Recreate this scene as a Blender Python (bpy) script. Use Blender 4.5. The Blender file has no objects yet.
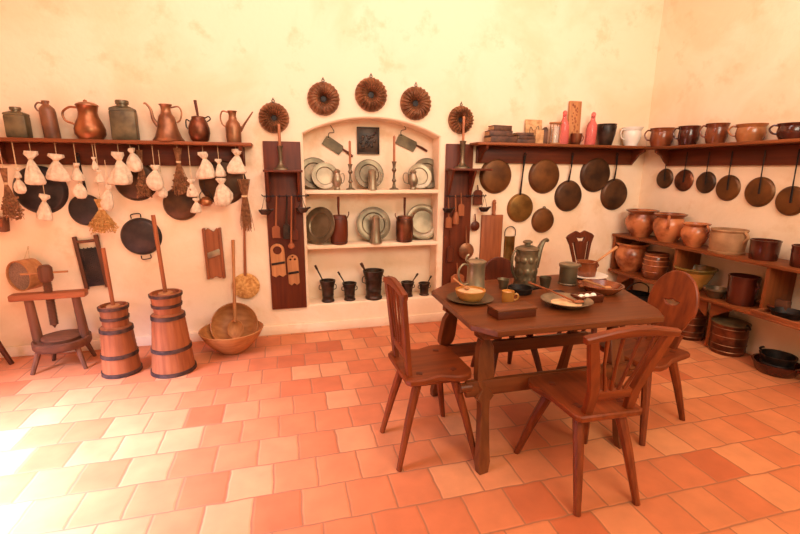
import bpy, bmesh, math, random
from mathutils import Vector, Matrix, Euler
R = math.radians
PI = math.pi
rnd = random.Random(7)
sc = bpy.context.scene
COL = sc.collection

# ------------------------------------------------------------------ camera
FPX, PITCH, YAW, ROLL, CAMH = 435.1, .22, .2588, .0081, 1.5
cd = bpy.data.cameras.new('camera'); cam = bpy.data.objects.new('camera', cd); COL.objects.link(cam)
cd.sensor_width = 36; cd.lens = FPX / 800 * 36; cd.clip_start = .05
cy_, sy_ = math.cos(YAW), math.sin(YAW); cp_, sp_ = math.cos(PITCH), math.sin(PITCH)
def cam2w(x, y, f=1.0):
    c, s = math.cos(ROLL), math.sin(ROLL); x, y = c*x - s*y, s*x + c*y
    fy = cp_*f + sp_*y; z = -sp_*f + cp_*y
    return Vector((cy_*x + sy_*fy, -sy_*x + cy_*fy, z))
X_, Y_, F_ = cam2w(1, 0, 0), cam2w(0, 1, 0), cam2w(0, 0, 1)
CAMP = Vector((0, 0, CAMH))
cam.matrix_world = Matrix(((X_.x, Y_.x, -F_.x, 0), (X_.y, Y_.y, -F_.y, 0), (X_.z, Y_.z, -F_.z, CAMH), (0, 0, 0, 1)))
sc.camera = cam

# ------------------------------------------------------------------ world, lights, exposure
sc.view_settings.view_transform = 'Standard'; sc.view_settings.look = 'None'
sc.view_settings.exposure = .15; sc.view_settings.gamma = 1; sc.view_settings.use_curve_mapping = False
w = bpy.data.worlds.new('world'); sc.world = w; w.use_nodes = True
w.node_tree.nodes['Background'].inputs[0].default_value = (1.0, .77, .47, 1)
w.node_tree.nodes['Background'].inputs[1].default_value = .68
def area(name, loc, target, size, power, color, sy=None):
    l = bpy.data.lights.new(name, 'AREA'); l.energy = power; l.color = color; l.size = size
    if sy: l.shape = 'RECTANGLE'; l.size_y = sy
    o = bpy.data.objects.new(name, l); COL.objects.link(o); o.location = loc
    d = Vector(target) - Vector(loc); o.rotation_euler = d.to_track_quat('-Z', 'Y').to_euler()
    return o
wl = area('window_daylight', (-2.62, 1.7, 1.3), (-1.8, 2.0, 0), 1.5, 165, (.56, .62, 1.0), .8)
wl.data.spread = R(80)
area('ceiling_lamp', (-.4, 2.0, 3.5), (-.3, 3.97, 2.3), 2.4, 50, (1.0, .82, .80), .9)
area('ceiling_lamp', (2.1, 1.9, 3.5), (2.6, 3.97, 2.3), 1.8, 44, (1.0, .85, .82), .9)
area('high_front_fill', (1.5, -1.3, 3.0), (2.3, 3.6, 1.1), 2.4, 98, (1.0, .92, .74), 1.2)  # unseen fill lamp added behind the camera to brighten the lower right side

# ------------------------------------------------------------------ pixel -> point on a real plane
def ray(px, py): return cam2w((px-400)/FPX, -(py-267)/FPX)
def gz(px, py, z=0): d = ray(px, py); return CAMP + d*((z-CAMH)/d.z)
def gy(px, py, Y): d = ray(px, py); return CAMP + d*(Y/d.y)
def gx(px, py, X): d = ray(px, py); return CAMP + d*(X/d.x)
YW, XR = 3.97, 3.74

# ------------------------------------------------------------------ materials
MATS = {}
def base_mat(name, rough=.5, metal=0.0, spec=.5):
    m = bpy.data.materials.new(name); m.use_nodes = True
    nt = m.node_tree; b = nt.nodes['Principled BSDF']
    b.inputs['Roughness'].default_value = rough; b.inputs['Metallic'].default_value = metal
    b.inputs['Specular IOR Level'].default_value = spec
    return m, nt, b
def srgb(c):
    return tuple(((v/255)/12.92 if v <= 10 else (((v/255)+.055)/1.055)**2.4) for v in c) + (1,)
def noise_mat(name, c1, c2, scale=8, rough=.5, metal=0.0, stretch=(1, 1, 1), detail=4, bump=.1, dist=.004, lo=.35, hi=.65, c3=None, spec=.5, big=0):
    if name in MATS: return MATS[name]
    m, nt, b = base_mat(name, rough, metal, spec); N = nt.nodes; L = nt.links
    tc = N.new('ShaderNodeTexCoord'); mp = N.new('ShaderNodeMapping'); mp.inputs['Scale'].default_value = stretch
    oi = N.new('ShaderNodeObjectInfo'); ad = N.new('ShaderNodeVectorMath'); ad.operation = 'ADD'
    sc_ = N.new('ShaderNodeMath'); sc_.operation = 'MULTIPLY'; sc_.inputs[1].default_value = 13.7
    L.new(oi.outputs['Random'], sc_.inputs[0]); L.new(sc_.outputs[0], ad.inputs[1])
    L.new(tc.outputs['Object'], ad.inputs[0]); L.new(ad.outputs[0], mp.inputs['Vector'])
    n = N.new('ShaderNodeTexNoise'); n.inputs['Scale'].default_value = scale; n.inputs['Detail'].default_value = detail
    L.new(mp.outputs[0], n.inputs['Vector'])
    r = N.new('ShaderNodeValToRGB'); r.color_ramp.elements[0].position = lo; r.color_ramp.elements[1].position = hi
    r.color_ramp.elements[0].color = srgb(c1); r.color_ramp.elements[1].color = srgb(c2)
    if c3:
        e = r.color_ramp.elements.new((lo+hi)/2); e.color = srgb(c3)
    L.new(n.outputs['Fac'], r.inputs[0]); out = r.outputs[0]
    if big:
        n2 = N.new('ShaderNodeTexNoise'); n2.inputs['Scale'].default_value = 2.5; L.new(ad.outputs[0], n2.inputs['Vector'])
        mr = N.new('ShaderNodeMapRange'); mr.inputs[1].default_value = .3; mr.inputs[2].default_value = .7
        mr.inputs[3].default_value = 1-big; mr.inputs[4].default_value = 1+big
        L.new(n2.outputs['Fac'], mr.inputs[0])
        mx = N.new('ShaderNodeVectorMath'); mx.operation = 'SCALE'; L.new(out, mx.inputs[0]); L.new(mr.outputs[0], mx.inputs['Scale']); out = mx.outputs[0]
    L.new(out, b.inputs['Base Color'])
    bp = N.new('ShaderNodeBump'); bp.inputs['Strength'].default_value = bump; bp.inputs['Distance'].default_value = dist
    L.new(n.outputs['Fac'], bp.inputs['Height']); L.new(bp.outputs[0], b.inputs['Normal'])
    MATS[name] = m
    return m
def wood(name, c1, c2, axis, rough=.45, fine=34):
    st = [1, 1, 1]; st['xyz'.index(axis)] = .07
    return noise_mat(name+'_'+axis, c1, c2, fine, rough, 0, tuple(st), 6, .2, .002, .22, .8, spec=.3, big=.2)
W = {}
for ax in 'xyz':
    W['chair'+ax] = wood('chair_wood', (86, 34, 12), (138, 64, 26), ax, .4)
    W['dark'+ax] = wood('dark_wood', (68, 27, 12), (104, 45, 20), ax, .42)
    W['plank'+ax] = wood('plank_wood', (78, 31, 14), (110, 49, 22), ax, .5)
    W['shelf'+ax] = wood('shelf_wood', (102, 48, 20), (148, 80, 36), ax, .5)
    W['table'+ax] = wood('table_wood', (80, 38, 18), (122, 66, 32), ax, .34)
    W['light'+ax] = wood('light_wood', (156, 98, 56), (196, 138, 88), ax, .55)
    W['tan'+ax] = wood('tan_wood', (146, 88, 46), (186, 126, 72), ax, .5)
    W['red'+ax] = wood('red_wood', (126, 66, 36), (166, 98, 58), ax, .5)
    W['grey'+ax] = wood('grey_wood', (84, 48, 32), (130, 82, 56), ax, .6)
M = dict(
    tanglaze=noise_mat('tan_glaze', (136, 80, 44), (166, 104, 60), 7, .2, 0, bump=.03),
    stoneware=noise_mat('stoneware', (96, 58, 36), (134, 86, 54), 8, .45, 0, bump=.1),
    iron=noise_mat('iron', (22, 18, 17), (52, 42, 38), 20, .5, .6, bump=.2),
    bronze=noise_mat('dark_bronze', (36, 26, 20), (74, 54, 40), 14, .4, .5, bump=.15),
    blackpan=noise_mat('black_sheet_iron', (38, 31, 30), (68, 52, 46), 9, .45, .3, bump=.1),
    rustpan=noise_mat('brown_sheet_iron', (58, 36, 20), (94, 60, 32), 9, .42, .4, bump=.1),
    brownpan=noise_mat('copper_pan_bottom', (84, 50, 22), (122, 76, 34), 7, .42, .45, bump=.06),
    olivepan=noise_mat('brass_pan_bottom', (100, 68, 26), (150, 108, 50), 7, .42, .6, bump=.06),
    copper=noise_mat('copper', (114, 66, 38), (162, 102, 62), 8, .34, .7, bump=.08),
    oldcopper=noise_mat('old_copper', (112, 70, 46), (166, 114, 78), 8, .38, .65, bump=.1),
    darkcopper=noise_mat('dark_copper', (74, 40, 26), (130, 74, 46), 10, .36, .7, bump=.1),
    pewter=noise_mat('pewter', (122, 108, 84), (166, 148, 120), 7, .36, .6, bump=.08),
    darkpewter=noise_mat('dark_pewter', (86, 74, 54), (128, 110, 84), 7, .36, .6, bump=.08),
    tin=noise_mat('tarnished_tin', (78, 66, 44), (118, 102, 70), 10, .5, .3, bump=.12),
    brass=noise_mat('brass', (140, 104, 50), (186, 146, 82), 8, .36, .8, bump=.08),
    mould=noise_mat('mould_copper', (104, 66, 42), (150, 102, 68), 12, .42, .55, bump=.15),
    terra=noise_mat('terracotta_glaze', (124, 60, 32), (198, 120, 72), 6, .26, 0, bump=.05, lo=.4, hi=.56, big=.12),
    glaze=noise_mat('brown_glaze', (92, 42, 22), (140, 74, 40), 7, .2, 0, bump=.03),
    darkglaze=noise_mat('dark_brown_glaze', (54, 20, 14), (86, 36, 22), 7, .15, 0, bump=.03),
    clay=noise_mat('pale_clay', (144, 102, 66), (180, 134, 92), 9, .7, 0, bump=.1),
    ochre=noise_mat('ochre_glaze', (160, 104, 44), (196, 138, 68), 8, .25, 0, bump=.03),
    green=noise_mat('olive_glaze', (96, 74, 30), (140, 108, 46), 8, .25, 0, bump=.03),
    white=noise_mat('white_ceramic', (226, 214, 196), (240, 232, 218), 8, .25, 0, bump=.02),
    cloth=noise_mat('linen', (200, 180, 152), (228, 208, 180), 34, .95, 0, bump=.7, dist=.003),
    string=noise_mat('twine', (196, 160, 116), (226, 196, 152), 60, .9),
    straw=noise_mat('straw', (176, 118, 56), (222, 172, 100), 40, .85),
    herb=noise_mat('dried_herb', (110, 68, 40), (160, 108, 66), 40, .9),
    wax=noise_mat('wax', (150, 86, 48), (182, 112, 66), 10, .5),
    paper=noise_mat('parchment', (176, 126, 78), (212, 168, 118), 26, .8),
    book=noise_mat('book_leather', (66, 40, 28), (104, 66, 44), 18, .6),
    pages=noise_mat('book_pages', (170, 124, 84), (206, 164, 120), 60, .9, stretch=(1, 1, 8)),
    egg=noise_mat('eggshell', (238, 226, 208), (248, 240, 226), 8, .5),
    mesh=noise_mat('sieve_mesh', (116, 92, 76), (150, 122, 102), 160, .8, bump=.6),
    food=noise_mat('porridge', (196, 150, 104), (224, 186, 140), 20, .7),
    rim=noise_mat('hoop_iron', (46, 32, 28), (86, 60, 50), 20, .55, .3),
)
def glass_mat():
    for nm, c in (('pink_glass', (.95, .28, .26, 1)), ('clear_glass', (.98, .93, .84, 1))):
        m, nt, b = base_mat(nm, .08); b.inputs['Base Color'].default_value = c
        b.inputs['Transmission Weight'].default_value = .75; b.inputs['IOR'].default_value = 1.3
        MATS[nm] = m
glass_mat()
def plaster(name, c1, c2, c3):
    m, nt, b = base_mat(name, .92, 0, .2); N = nt.nodes; L = nt.links
    tc = N.new('ShaderNodeTexCoord')
    n1 = N.new('ShaderNodeTexNoise'); n1.inputs['Scale'].default_value = 1.1; n1.inputs['Detail'].default_value = 5; n1.inputs['Roughness'].default_value = .6; n1.inputs['Distortion'].default_value = .6
    n2 = N.new('ShaderNodeTexNoise'); n2.inputs['Scale'].default_value = 3.2; n2.inputs['Detail'].default_value = 7; n2.inputs['Roughness'].default_value = .65
    L.new(tc.outputs['Object'], n1.inputs['Vector']); L.new(tc.outputs['Object'], n2.inputs['Vector'])
    r1 = N.new('ShaderNodeValToRGB'); r1.color_ramp.elements[0].position = .42; r1.color_ramp.elements[1].position = .56
    r1.color_ramp.elements[0].color = srgb(c1); r1.color_ramp.elements[1].color = srgb(c2)
    L.new(n1.outputs['Fac'], r1.inputs[0])
    r2 = N.new('ShaderNodeValToRGB'); r2.color_ramp.elements[0].position = .56; r2.color_ramp.elements[1].position = .66
    r2.color_ramp.elements[0].color = (0, 0, 0, 1); r2.color_ramp.elements[1].color = (.7, .7, .7, 1)
    L.new(n2.outputs['Fac'], r2.inputs[0])
    mx = N.new('ShaderNodeMix'); mx.data_type = 'RGBA'; L.new(r2.outputs[0], mx.inputs['Factor'])
    L.new(r1.outputs[0], mx.inputs['A']); mx.inputs['B'].default_value = srgb(c3)
    L.new(mx.outputs['Result'], b.inputs['Base Color'])
    n3 = N.new('ShaderNodeTexNoise'); n3.inputs['Scale'].default_value = 14; n3.inputs['Detail'].default_value = 6
    L.new(tc.outputs['Object'], n3.inputs['Vector'])
    ad = N.new('ShaderNodeMath'); ad.operation = 'ADD'; L.new(n3.outputs['Fac'], ad.inputs[0]); L.new(n1.outputs['Fac'], ad.inputs[1])
    bp = N.new('ShaderNodeBump'); bp.inputs['Strength'].default_value = .35; bp.inputs['Distance'].default_value = .012
    L.new(ad.outputs[0], bp.inputs['Height']); L.new(bp.outputs[0], b.inputs['Normal'])
    return m
PL = plaster('plaster', (238, 208, 172), (245, 219, 188), (230, 195, 154))
def tile_mat():
    m, nt, b = base_mat('terracotta_tiles', .55, 0, .4); N = nt.nodes; L = nt.links
    def math_(op, a, c=None, d=None):
        n = N.new('ShaderNodeMath'); n.operation = op
        for i, v in enumerate((a, c, d)):
            if v is None: continue
            if isinstance(v, (int, float)): n.inputs[i].default_value = v
            else: L.new(v, n.inputs[i])
        return n.outputs[0]
    tc = N.new('ShaderNodeTexCoord'); 
    nz = N.new('ShaderNodeTexNoise'); nz.inputs['Scale'].default_value = 9; L.new(tc.outputs['Object'], nz.inputs['Vector'])
    wob = math_('MULTIPLY', math_('SUBTRACT', nz.outputs['Fac'], .5), .016)
    sp = N.new('ShaderNodeSeparateXYZ'); L.new(tc.outputs['Object'], sp.inputs[0])
    x = math_('ADD', sp.outputs[0], wob); y = math_('ADD', sp.outputs[1], wob)
    SY, SX = .2285, .213
    v = math_('DIVIDE', math_('ADD', y, -2.091+SY*20), SY); row = math_('FLOOR', v); fv = math_('FRACT', v)
    par = math_('MODULO', row, 2.0)
    wn = N.new('ShaderNodeTexWhiteNoise'); wn.noise_dimensions = '1D'; L.new(row, wn.inputs['W'])
    off = math_('ADD', math_('MULTIPLY', par, .42), math_('MULTIPLY', wn.outputs['Value'], .22))
    u = math_('ADD', math_('DIVIDE', math_('ADD', x, 10.0), SX), off); colm = math_('FLOOR', u); fu = math_('FRACT', u)
    cb = N.new('ShaderNodeCombineXYZ'); L.new(colm, cb.inputs[0]); L.new(row, cb.inputs[1])
    w2 = N.new('ShaderNodeTexWhiteNoise'); w2.noise_dimensions = '2D'; L.new(cb.outputs[0], w2.inputs['Vector'])
    ramp = N.new('ShaderNodeValToRGB'); cr = ramp.color_ramp
    cr.elements[0].position = 0; cr.elements[0].color = srgb((190, 101, 61)); cr.elements[1].position = 1; cr.elements[1].color = srgb((217, 144, 96))
    for p, c in ((.2, (201, 115, 72)), (.5, (206, 124, 79)), (.8, (211, 132, 86))):
        e = cr.elements.new(p); e.color = srgb(c)
    L.new(w2.outputs['Value'], ramp.inputs[0])
    n2 = N.new('ShaderNodeTexNoise'); n2.inputs['Scale'].default_value = 7; n2.inputs['Detail'].default_value = 6; L.new(tc.outputs['Object'], n2.inputs['Vector'])
    vv = math_('ADD', math_('MULTIPLY', n2.outputs['Fac'], .5), .75)
    sc1 = N.new('ShaderNodeVectorMath'); sc1.operation = 'SCALE'; L.new(ramp.outputs[0], sc1.inputs[0]); L.new(vv, sc1.inputs['Scale'])
    eu = math_('MULTIPLY', math_('MINIMUM', fu, math_('SUBTRACT', 1.0, fu)), SX); ev = math_('MULTIPLY', math_('MINIMUM', fv, math_('SUBTRACT', 1.0, fv)), SY)
    e = math_('MINIMUM', eu, ev)
    mr = N.new('ShaderNodeMapRange'); mr.inputs[1].default_value = .0025; mr.inputs[2].default_value = .0055; L.new(e, mr.inputs[0])
    mx = N.new('ShaderNodeMix'); mx.data_type = 'RGBA'; L.new(mr.outputs[0], mx.inputs['Factor'])
    mx.inputs['A'].default_value = srgb((164, 104, 70)); L.new(sc1.outputs[0], mx.inputs['B'])
    L.new(mx.outputs['Result'], b.inputs['Base Color'])
    mr2 = N.new('ShaderNodeMapRange'); mr2.inputs[1].default_value = .002; mr2.inputs[2].default_value = .012; L.new(e, mr2.inputs[0])
    tilt = math_('ADD', math_('MULTIPLY', mr2.outputs[0], 1.0), math_('MULTIPLY', n2.outputs['Fac'], .5))
    bp = N.new('ShaderNodeBump'); bp.inputs['Strength'].default_value = .3; bp.inputs['Distance'].default_value = .005
    L.new(tilt, bp.inputs['Height']); L.new(bp.outputs[0], b.inputs['Normal'])
    return m

# ------------------------------------------------------------------ mesh helpers
def BM(): return bmesh.new()
def box(bm, c, s, rot=None, bev=.004):
    g = bmesh.ops.create_cube(bm, size=1.0)['verts']
    M4 = Matrix.Translation(c) @ (Euler(rot).to_matrix().to_4x4() if rot else Matrix()) @ Matrix.Diagonal((s[0], s[1], s[2], 1))
    bmesh.ops.transform(bm, matrix=M4, verts=g)
    if bev:
        b = min(bev, min(s)*.3); es = {e for v in g for e in v.link_edges}
        bmesh.ops.bevel(bm, geom=list(es), offset=b, segments=2, affect='EDGES', profile=.5)
def lathe(bm, prof, seg=32, Mx=None, fold=None):
    rings = []
    for r, z in prof:
        if r <= 1e-5: rings.append([bm.verts.new((0, 0, z))])
        else:
            ring = []
            for i in range(seg):
                a = 2*PI*i/seg; rr = r*(fold(a, z) if fold else 1); ring.append(bm.verts.new((rr*math.cos(a), rr*math.sin(a), z)))
            rings.append(ring)
    for a, b in zip(rings, rings[1:]):
        for i in range(seg):
            j = (i+1) % seg
            if len(a) == 1 and len(b) == 1: continue
            if len(a) == 1: bm.faces.new((a[0], b[j], b[i]))
            elif len(b) == 1: bm.faces.new((a[i], a[j], b[0]))
            else: bm.faces.new((a[i], a[j], b[j], b[i]))
    if Mx: bmesh.ops.transform(bm, matrix=Mx, verts=[v for r in rings for v in r])
def catmull(pts, n=6):
    P = [Vector(p) for p in pts]
    if len(P) < 3: return P
    out = []; Q = [P[0]*2-P[1]] + P + [P[-1]*2-P[-2]]
    for i in range(1, len(Q)-2):
        for k in range(n):
            t = k/n; a, b, c, d = Q[i-1], Q[i], Q[i+1], Q[i+2]
            out.append(.5*((2*b)+(c-a)*t+(2*a-5*b+4*c-d)*t*t+(3*b-a-3*c+d)*t**3))
    out.append(P[-1]); return out
def tube(bm, pts, r, seg=8, smooth=0, closed=False, flat=1.0):
    P = catmull(pts, smooth) if smooth else [Vector(p) for p in pts]
    n = len(P); rs = r if isinstance(r, (list, tuple)) else [r, r]
    rad = [rs[min(int(i/(n-1)*(len(rs)-1)), len(rs)-2)]*(1-((i/(n-1)*(len(rs)-1)) % 1 if i < n-1 else 1)) + rs[min(int(i/(n-1)*(len(rs)-1))+1, len(rs)-1)]*((i/(n-1)*(len(rs)-1)) % 1 if i < n-1 else 1) for i in range(n)]
    rings = []; up = None
    for i in range(n):
        if closed: t = P[(i+1) % n]-P[i-1]
        else: t = P[min(i+1, n-1)]-P[max(i-1, 0)]
        t = t.normalized()
        if up is None: up = Vector((0, 0, 1)) if abs(t.z) < .9 else Vector((0, 1, 0))
        s = t.cross(up)
        if s.length < 1e-4: s = t.cross(Vector((1, 0, 0)))
        s.normalize(); up = s.cross(t).normalized()
        rings.append([bm.verts.new(P[i]+s*math.cos(2*PI*k/seg)*rad[i]+up*math.sin(2*PI*k/seg)*rad[i]*flat) for k in range(seg)])
    for i in range(n-1 if not closed else n):
        a, b = rings[i], rings[(i+1) % n]
        for k in range(seg): bm.faces.new((a[k], a[(k+1) % seg], b[(k+1) % seg], b[k]))
    if not closed: bm.faces.new(rings[0][::-1]); bm.faces.new(rings[-1])
def ball(bm, c, r, s=(1, 1, 1), u=16, v=10):
    bmesh.ops.create_uvsphere(bm, u_segments=u, v_segments=v, radius=r, matrix=Matrix.Translation(c) @ Matrix.Diagonal((s[0], s[1], s[2], 1)))
def slab(bm, outline, th, holes=(), Mx=None, bev=.003):
    """outline in XZ, thickness along Y (from 0 to th), holes cut right through"""
    t = BM(); loops = []
    for lp in [outline] + list(holes):
        vs = [t.verts.new((x, 0, z)) for x, z in lp]; loops.append(vs)
        for i in range(len(vs)): t.edges.new((vs[i], vs[(i+1) % len(vs)]))
    bmesh.ops.triangle_fill(t, use_beauty=True, use_dissolve=False, edges=t.edges[:], normal=(0, -1, 0))
    g = bmesh.ops.extrude_face_region(t, geom=t.faces[:])
    bmesh.ops.translate(t, verts=[v for v in g['geom'] if isinstance(v, bmesh.types.BMVert)], vec=(0, th, 0))
    bmesh.ops.recalc_face_normals(t, faces=t.faces[:])
    if bev:
        es = [e for e in t.edges if len(e.link_faces) == 2 and e.calc_face_angle(0) > .9 and abs(e.verts[0].co.y-e.verts[1].co.y) < 1e-6]
        bmesh.ops.bevel(t, geom=es, offset=bev, segments=1, affect='EDGES')
    if Mx: bmesh.ops.transform(t, matrix=Mx, verts=t.verts[:])
    me = bpy.data.meshes.new('tmp'); t.to_mesh(me); t.free(); bm.from_mesh(me); bpy.data.meshes.remove(me)
def arc(cx, cz, r, a0, a1, n=16, rz=None):
    return [(cx+r*math.cos(R(a0+(a1-a0)*i/n)), cz+(rz or r)*math.sin(R(a0+(a1-a0)*i/n))) for i in range(n+1)]
def circ(cx, cz, r, n=20, rz=None): return arc(cx, cz, r, 0, 360-360/n, n-1, rz)
def xform(bm, Mx): bmesh.ops.transform(bm, matrix=Mx, verts=bm.verts[:]); return bm
def obj(name, bm, mat, parent=None, loc=None, rot=None, sharp=38):
    bmesh.ops.recalc_face_normals(bm, faces=bm.faces[:])
    for f in bm.faces: f.smooth = True
    for e in bm.edges:
        if len(e.link_faces) == 2 and e.calc_face_angle(0) > R(sharp): e.smooth = False
    me = bpy.data.meshes.new(name); bm.to_mesh(me); bm.free(); me.materials.append(mat if not isinstance(mat, str) else (M.get(mat) or W.get(mat) or MATS[mat]))
    o = bpy.data.objects.new(name, me); COL.objects.link(o)
    if parent: o.parent = parent
    if loc is not None: o.location = loc
    if rot is not None: o.rotation_euler = rot
    return o
def tag(o, label, cat, group=None):
    o['label'] = label; o['category'] = cat
    if group: o['group'] = group
    return o
def thing(name, label, cat, loc=(0, 0, 0), rot=(0, 0, 0), group=None):
    o = bpy.data.objects.new(name, None); COL.objects.link(o); o.empty_display_size = .1
    o.location = loc; o.rotation_euler = rot
    return tag(o, label, cat, group)
def struct(name, bm, mat, **k):
    o = obj(name, bm, mat, **k); o['kind'] = 'structure'; return o
def dup(root, loc, rot=None, label=None, group=None, scale=None):
    r = root.copy(); COL.objects.link(r); r.location = loc
    if rot is not None: r.rotation_euler = rot
    if scale is not None: r.scale = (scale,)*3
    if label: r['label'] = label
    if group: r['group'] = group
    for ch in list(root.children):
        c = ch.copy(); COL.objects.link(c); c.parent = r
        for g in ch.children:
            d = g.copy(); COL.objects.link(d); d.parent = c
    return r

# ------------------------------------------------------------------ the room
bm = BM(); box(bm, (.4, 1.0, -.05), (6.9, 6.2, .1), bev=0); struct('floor', bm, tile_mat())
TH = .22
niche_l, niche_r, niche_b = .18, 1.425, .262
arch = arc((niche_l+niche_r)/2, .6, 1.36, 63.2, 116.8, 20)
arch = [(niche_r, .235)] + [(min(max(x, niche_l), niche_r), z+.0) for x, z in arch] + [(niche_l, .235)]
# springing at z 1.79, crown at z 1.95
_hw = (niche_r-niche_l)/2; _sag = .150; _rr = (_hw**2+_sag**2)/(2*_sag); _a = math.asin(_hw/_rr)
arch = [(niche_r, niche_b)] + [((niche_l+niche_r)/2 + _rr*math.sin(_a*(1-k/12)), 1.795+_sag-_rr+_rr*math.cos(_a*(1-k/12))) for k in range(25)] + [(niche_l, niche_b)]
HOLE = arch
bm = BM(); slab(bm, [(-2.95, 0), (3.84, 0), (3.84, 3.6), (-2.95, 3.6)], TH, [HOLE], Matrix.Translation((0, YW, 0)), bev=.012)
box(bm, (.8, YW+TH+.06, 1.1), (1.9, .12, 2.2), bev=0)
struct('wall_back', bm, PL)
bm = BM(); box(bm, (XR+.05, 1.0, 1.8), (.1, 6.0, 3.6), bev=0); struct('wall_right', bm, PL)
bm = BM(); slab(bm, [(-2.2, 0), (4.1, 0), (4.1, 3.6), (-2.2, 3.6)], .12, [[(.9, .25), (2.6, .25), (2.6, 1.95), (.9, 1.95)]], Matrix.Translation((-2.75, 0, 0)) @ Matrix.Rotation(R(90), 4, 'Z'), bev=0)
struct('wall_left', bm, PL)
bm = BM(); box(bm, (.4, 1.0, 3.65), (6.9, 6.2, .1), bev=0); struct('ceiling', bm, PL)
bm = BM()
for y in (.92, 1.75, 2.58): box(bm, (-2.82, y, 1.1), (.05, .05, 1.7))
for z in (.27, 1.1, 1.93): box(bm, (-2.82, 1.75, z), (.05, 1.7, .04))
struct('window_1', bm, W['shelfz'])
# niche shelves (plastered)
for nm, z, in (('niche_shelf', 1.318), ('niche_shelf', .82)):
    bm = BM(); box(bm, ((niche_l+niche_r)/2, YW+TH/2+.0, z-.018), (niche_r-niche_l+.004, TH-.002, .034), bev=.006); struct(nm, bm, PL)
# low plaster plinth along the back wall
bm = BM(); box(bm, (.35, YW-.012, .045), (6.6, .024, .09), bev=.01); struct('baseboard_back', bm, PL)

def on_wall(px, py, off=0.0): return gy(px, py, YW-off)
def mpp(px, py, Y):  # metres per pixel, horizontally, on a plane facing the room
    return abs(gy(px+1, py, Y).x-gy(px, py, Y).x)
# ------------------------------------------------------------------ generic builders
RX = Matrix.Rotation(R(90), 4, 'X')           # turns a lathe's axis towards the room
T4 = Matrix.Translation
def ext(l, r, t, b, Y):
    a, c = gy(l, (t+b)/2, Y), gy(r, (t+b)/2, Y); top, bot = gy((l+r)/2, t, Y), gy((l+r)/2, b, Y)
    m = (a+c)/2; k = (m.y/math.hypot(m.x, m.y))**.5; return (a.x+c.x)/2, (c.x-a.x)*(k+.0), top.z-bot.z, bot.z
def extR(l, r, t, b, X):
    a, c = gx(l, (t+b)/2, X), gx(r, (t+b)/2, X); top, bot = gx((l+r)/2, t, X), gx((l+r)/2, b, X)
    m = (a+c)/2; k = (m.x/math.hypot(m.x, m.y))**.45; return (a.y+c.y)/2, (a.y-c.y)*k, top.z-bot.z, bot.z
def vessel(name, label, cat, loc, w, h, prof, mat, rotz=0, parts=(), group=None, seg=32, tilt=(0, 0)):
    """prof in units of half width and height; parts: (part name, material, kind, data...)"""
    t = thing(name, label, cat, loc, (tilt[0], tilt[1], rotz), group)
    bm = BM(); lathe(bm, [(r*w/2, z*h) for r, z in prof], seg); made = {'body': obj('body', bm, mat, t)}
    for p in parts:
        bm = BM()
        if p[2] == 'tube': tube(bm, [(x*w/2, y*w/2, z*h) for x, y, z in p[3]], p[4], 8, 5, flat=p[5] if len(p) > 5 else 1)
        elif p[2] == 'lathe': lathe(bm, [(r*w/2, z*h) for r, z in p[3]], seg)
        elif p[2] == 'ball': ball(bm, (p[3][0]*w/2, p[3][1]*w/2, p[3][2]*h), p[4])
        elif p[2] == 'rings':
            for z, r, rr in p[3]: tube(bm, [(r*w/2*math.cos(a*PI/16), r*w/2*math.sin(a*PI/16), z*h) for a in range(32)], rr, 6, closed=True)
        q_ = p[0].split('>'); par = t if len(q_) == 1 else made[q_[0]]; made[q_[-1]] = obj(q_[-1], bm, p[1], par)
    return t
def H(side, z0, z1, out=1.75, r0=1.0, r1=1.0):       # a loop handle on one side
    s = side; return [(s*r0*.97, 0, z1), (s*(out*.85), 0, z1+.03), (s*out, 0, (z0*.35+z1*.65)), (s*out*.86, 0, z0+.08), (s*r1*.97, 0, z0)]
def strip(prof, t=.12):     # open vessel: adds the inside wall
    return prof

# ------------------------------------------------------------------ wall shelves
SZ = 1.70; SY = 3.77
def wall_shelf(label, rotz, loc, L, depth, boardL0, boardL1, ends, boardh=.155):
    t = thing('wall_shelf', label, 'shelf', loc, (0, 0, rotz), 'shelves on the walls')
    bm = BM(); box(bm, (L/2, -depth/2, -.013), (L, depth, .026), bev=.006); obj('shelf_board', bm, 'shelfx', t)
    bm = BM(); box(bm, ((boardL0+boardL1)/2, -.012, -.028-boardh/2), (boardL1-boardL0, .024, boardh), bev=.004); obj('back_board', bm, 'plankx', t)
    for x in ends:
        bm = BM(); slab(bm, [(0, 0), (-depth*.85, 0), (-depth*.8, -.03), (-depth*.45, -.06), (-depth*.25, -.11), (-.0, -boardh)], .026, (), T4((x+.013, -.024, -.0275)) @ Matrix.Rotation(R(90), 4, 'Z'))
        obj('bracket', bm, 'plankx', t)
    return t
wall_shelf('long wooden shelf on the back wall carrying flasks and copper jugs, white bags hung below', 0, (-2.38, YW, SZ), 2.15, .2, .06, 2.08, (.4, 2.06))
wall_shelf('wooden shelf on the back wall carrying old books and pink bottles', 0, (1.72, YW, 1.752), 2.0, .2, .07, 1.86, (.1, 1.84))
wall_shelf('wooden shelf on the right wall carrying a row of brown mugs', R(-90), (XR, 3.76, 1.74), 1.9, .2, .1, 1.85, (.12, 1.83))

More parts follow.
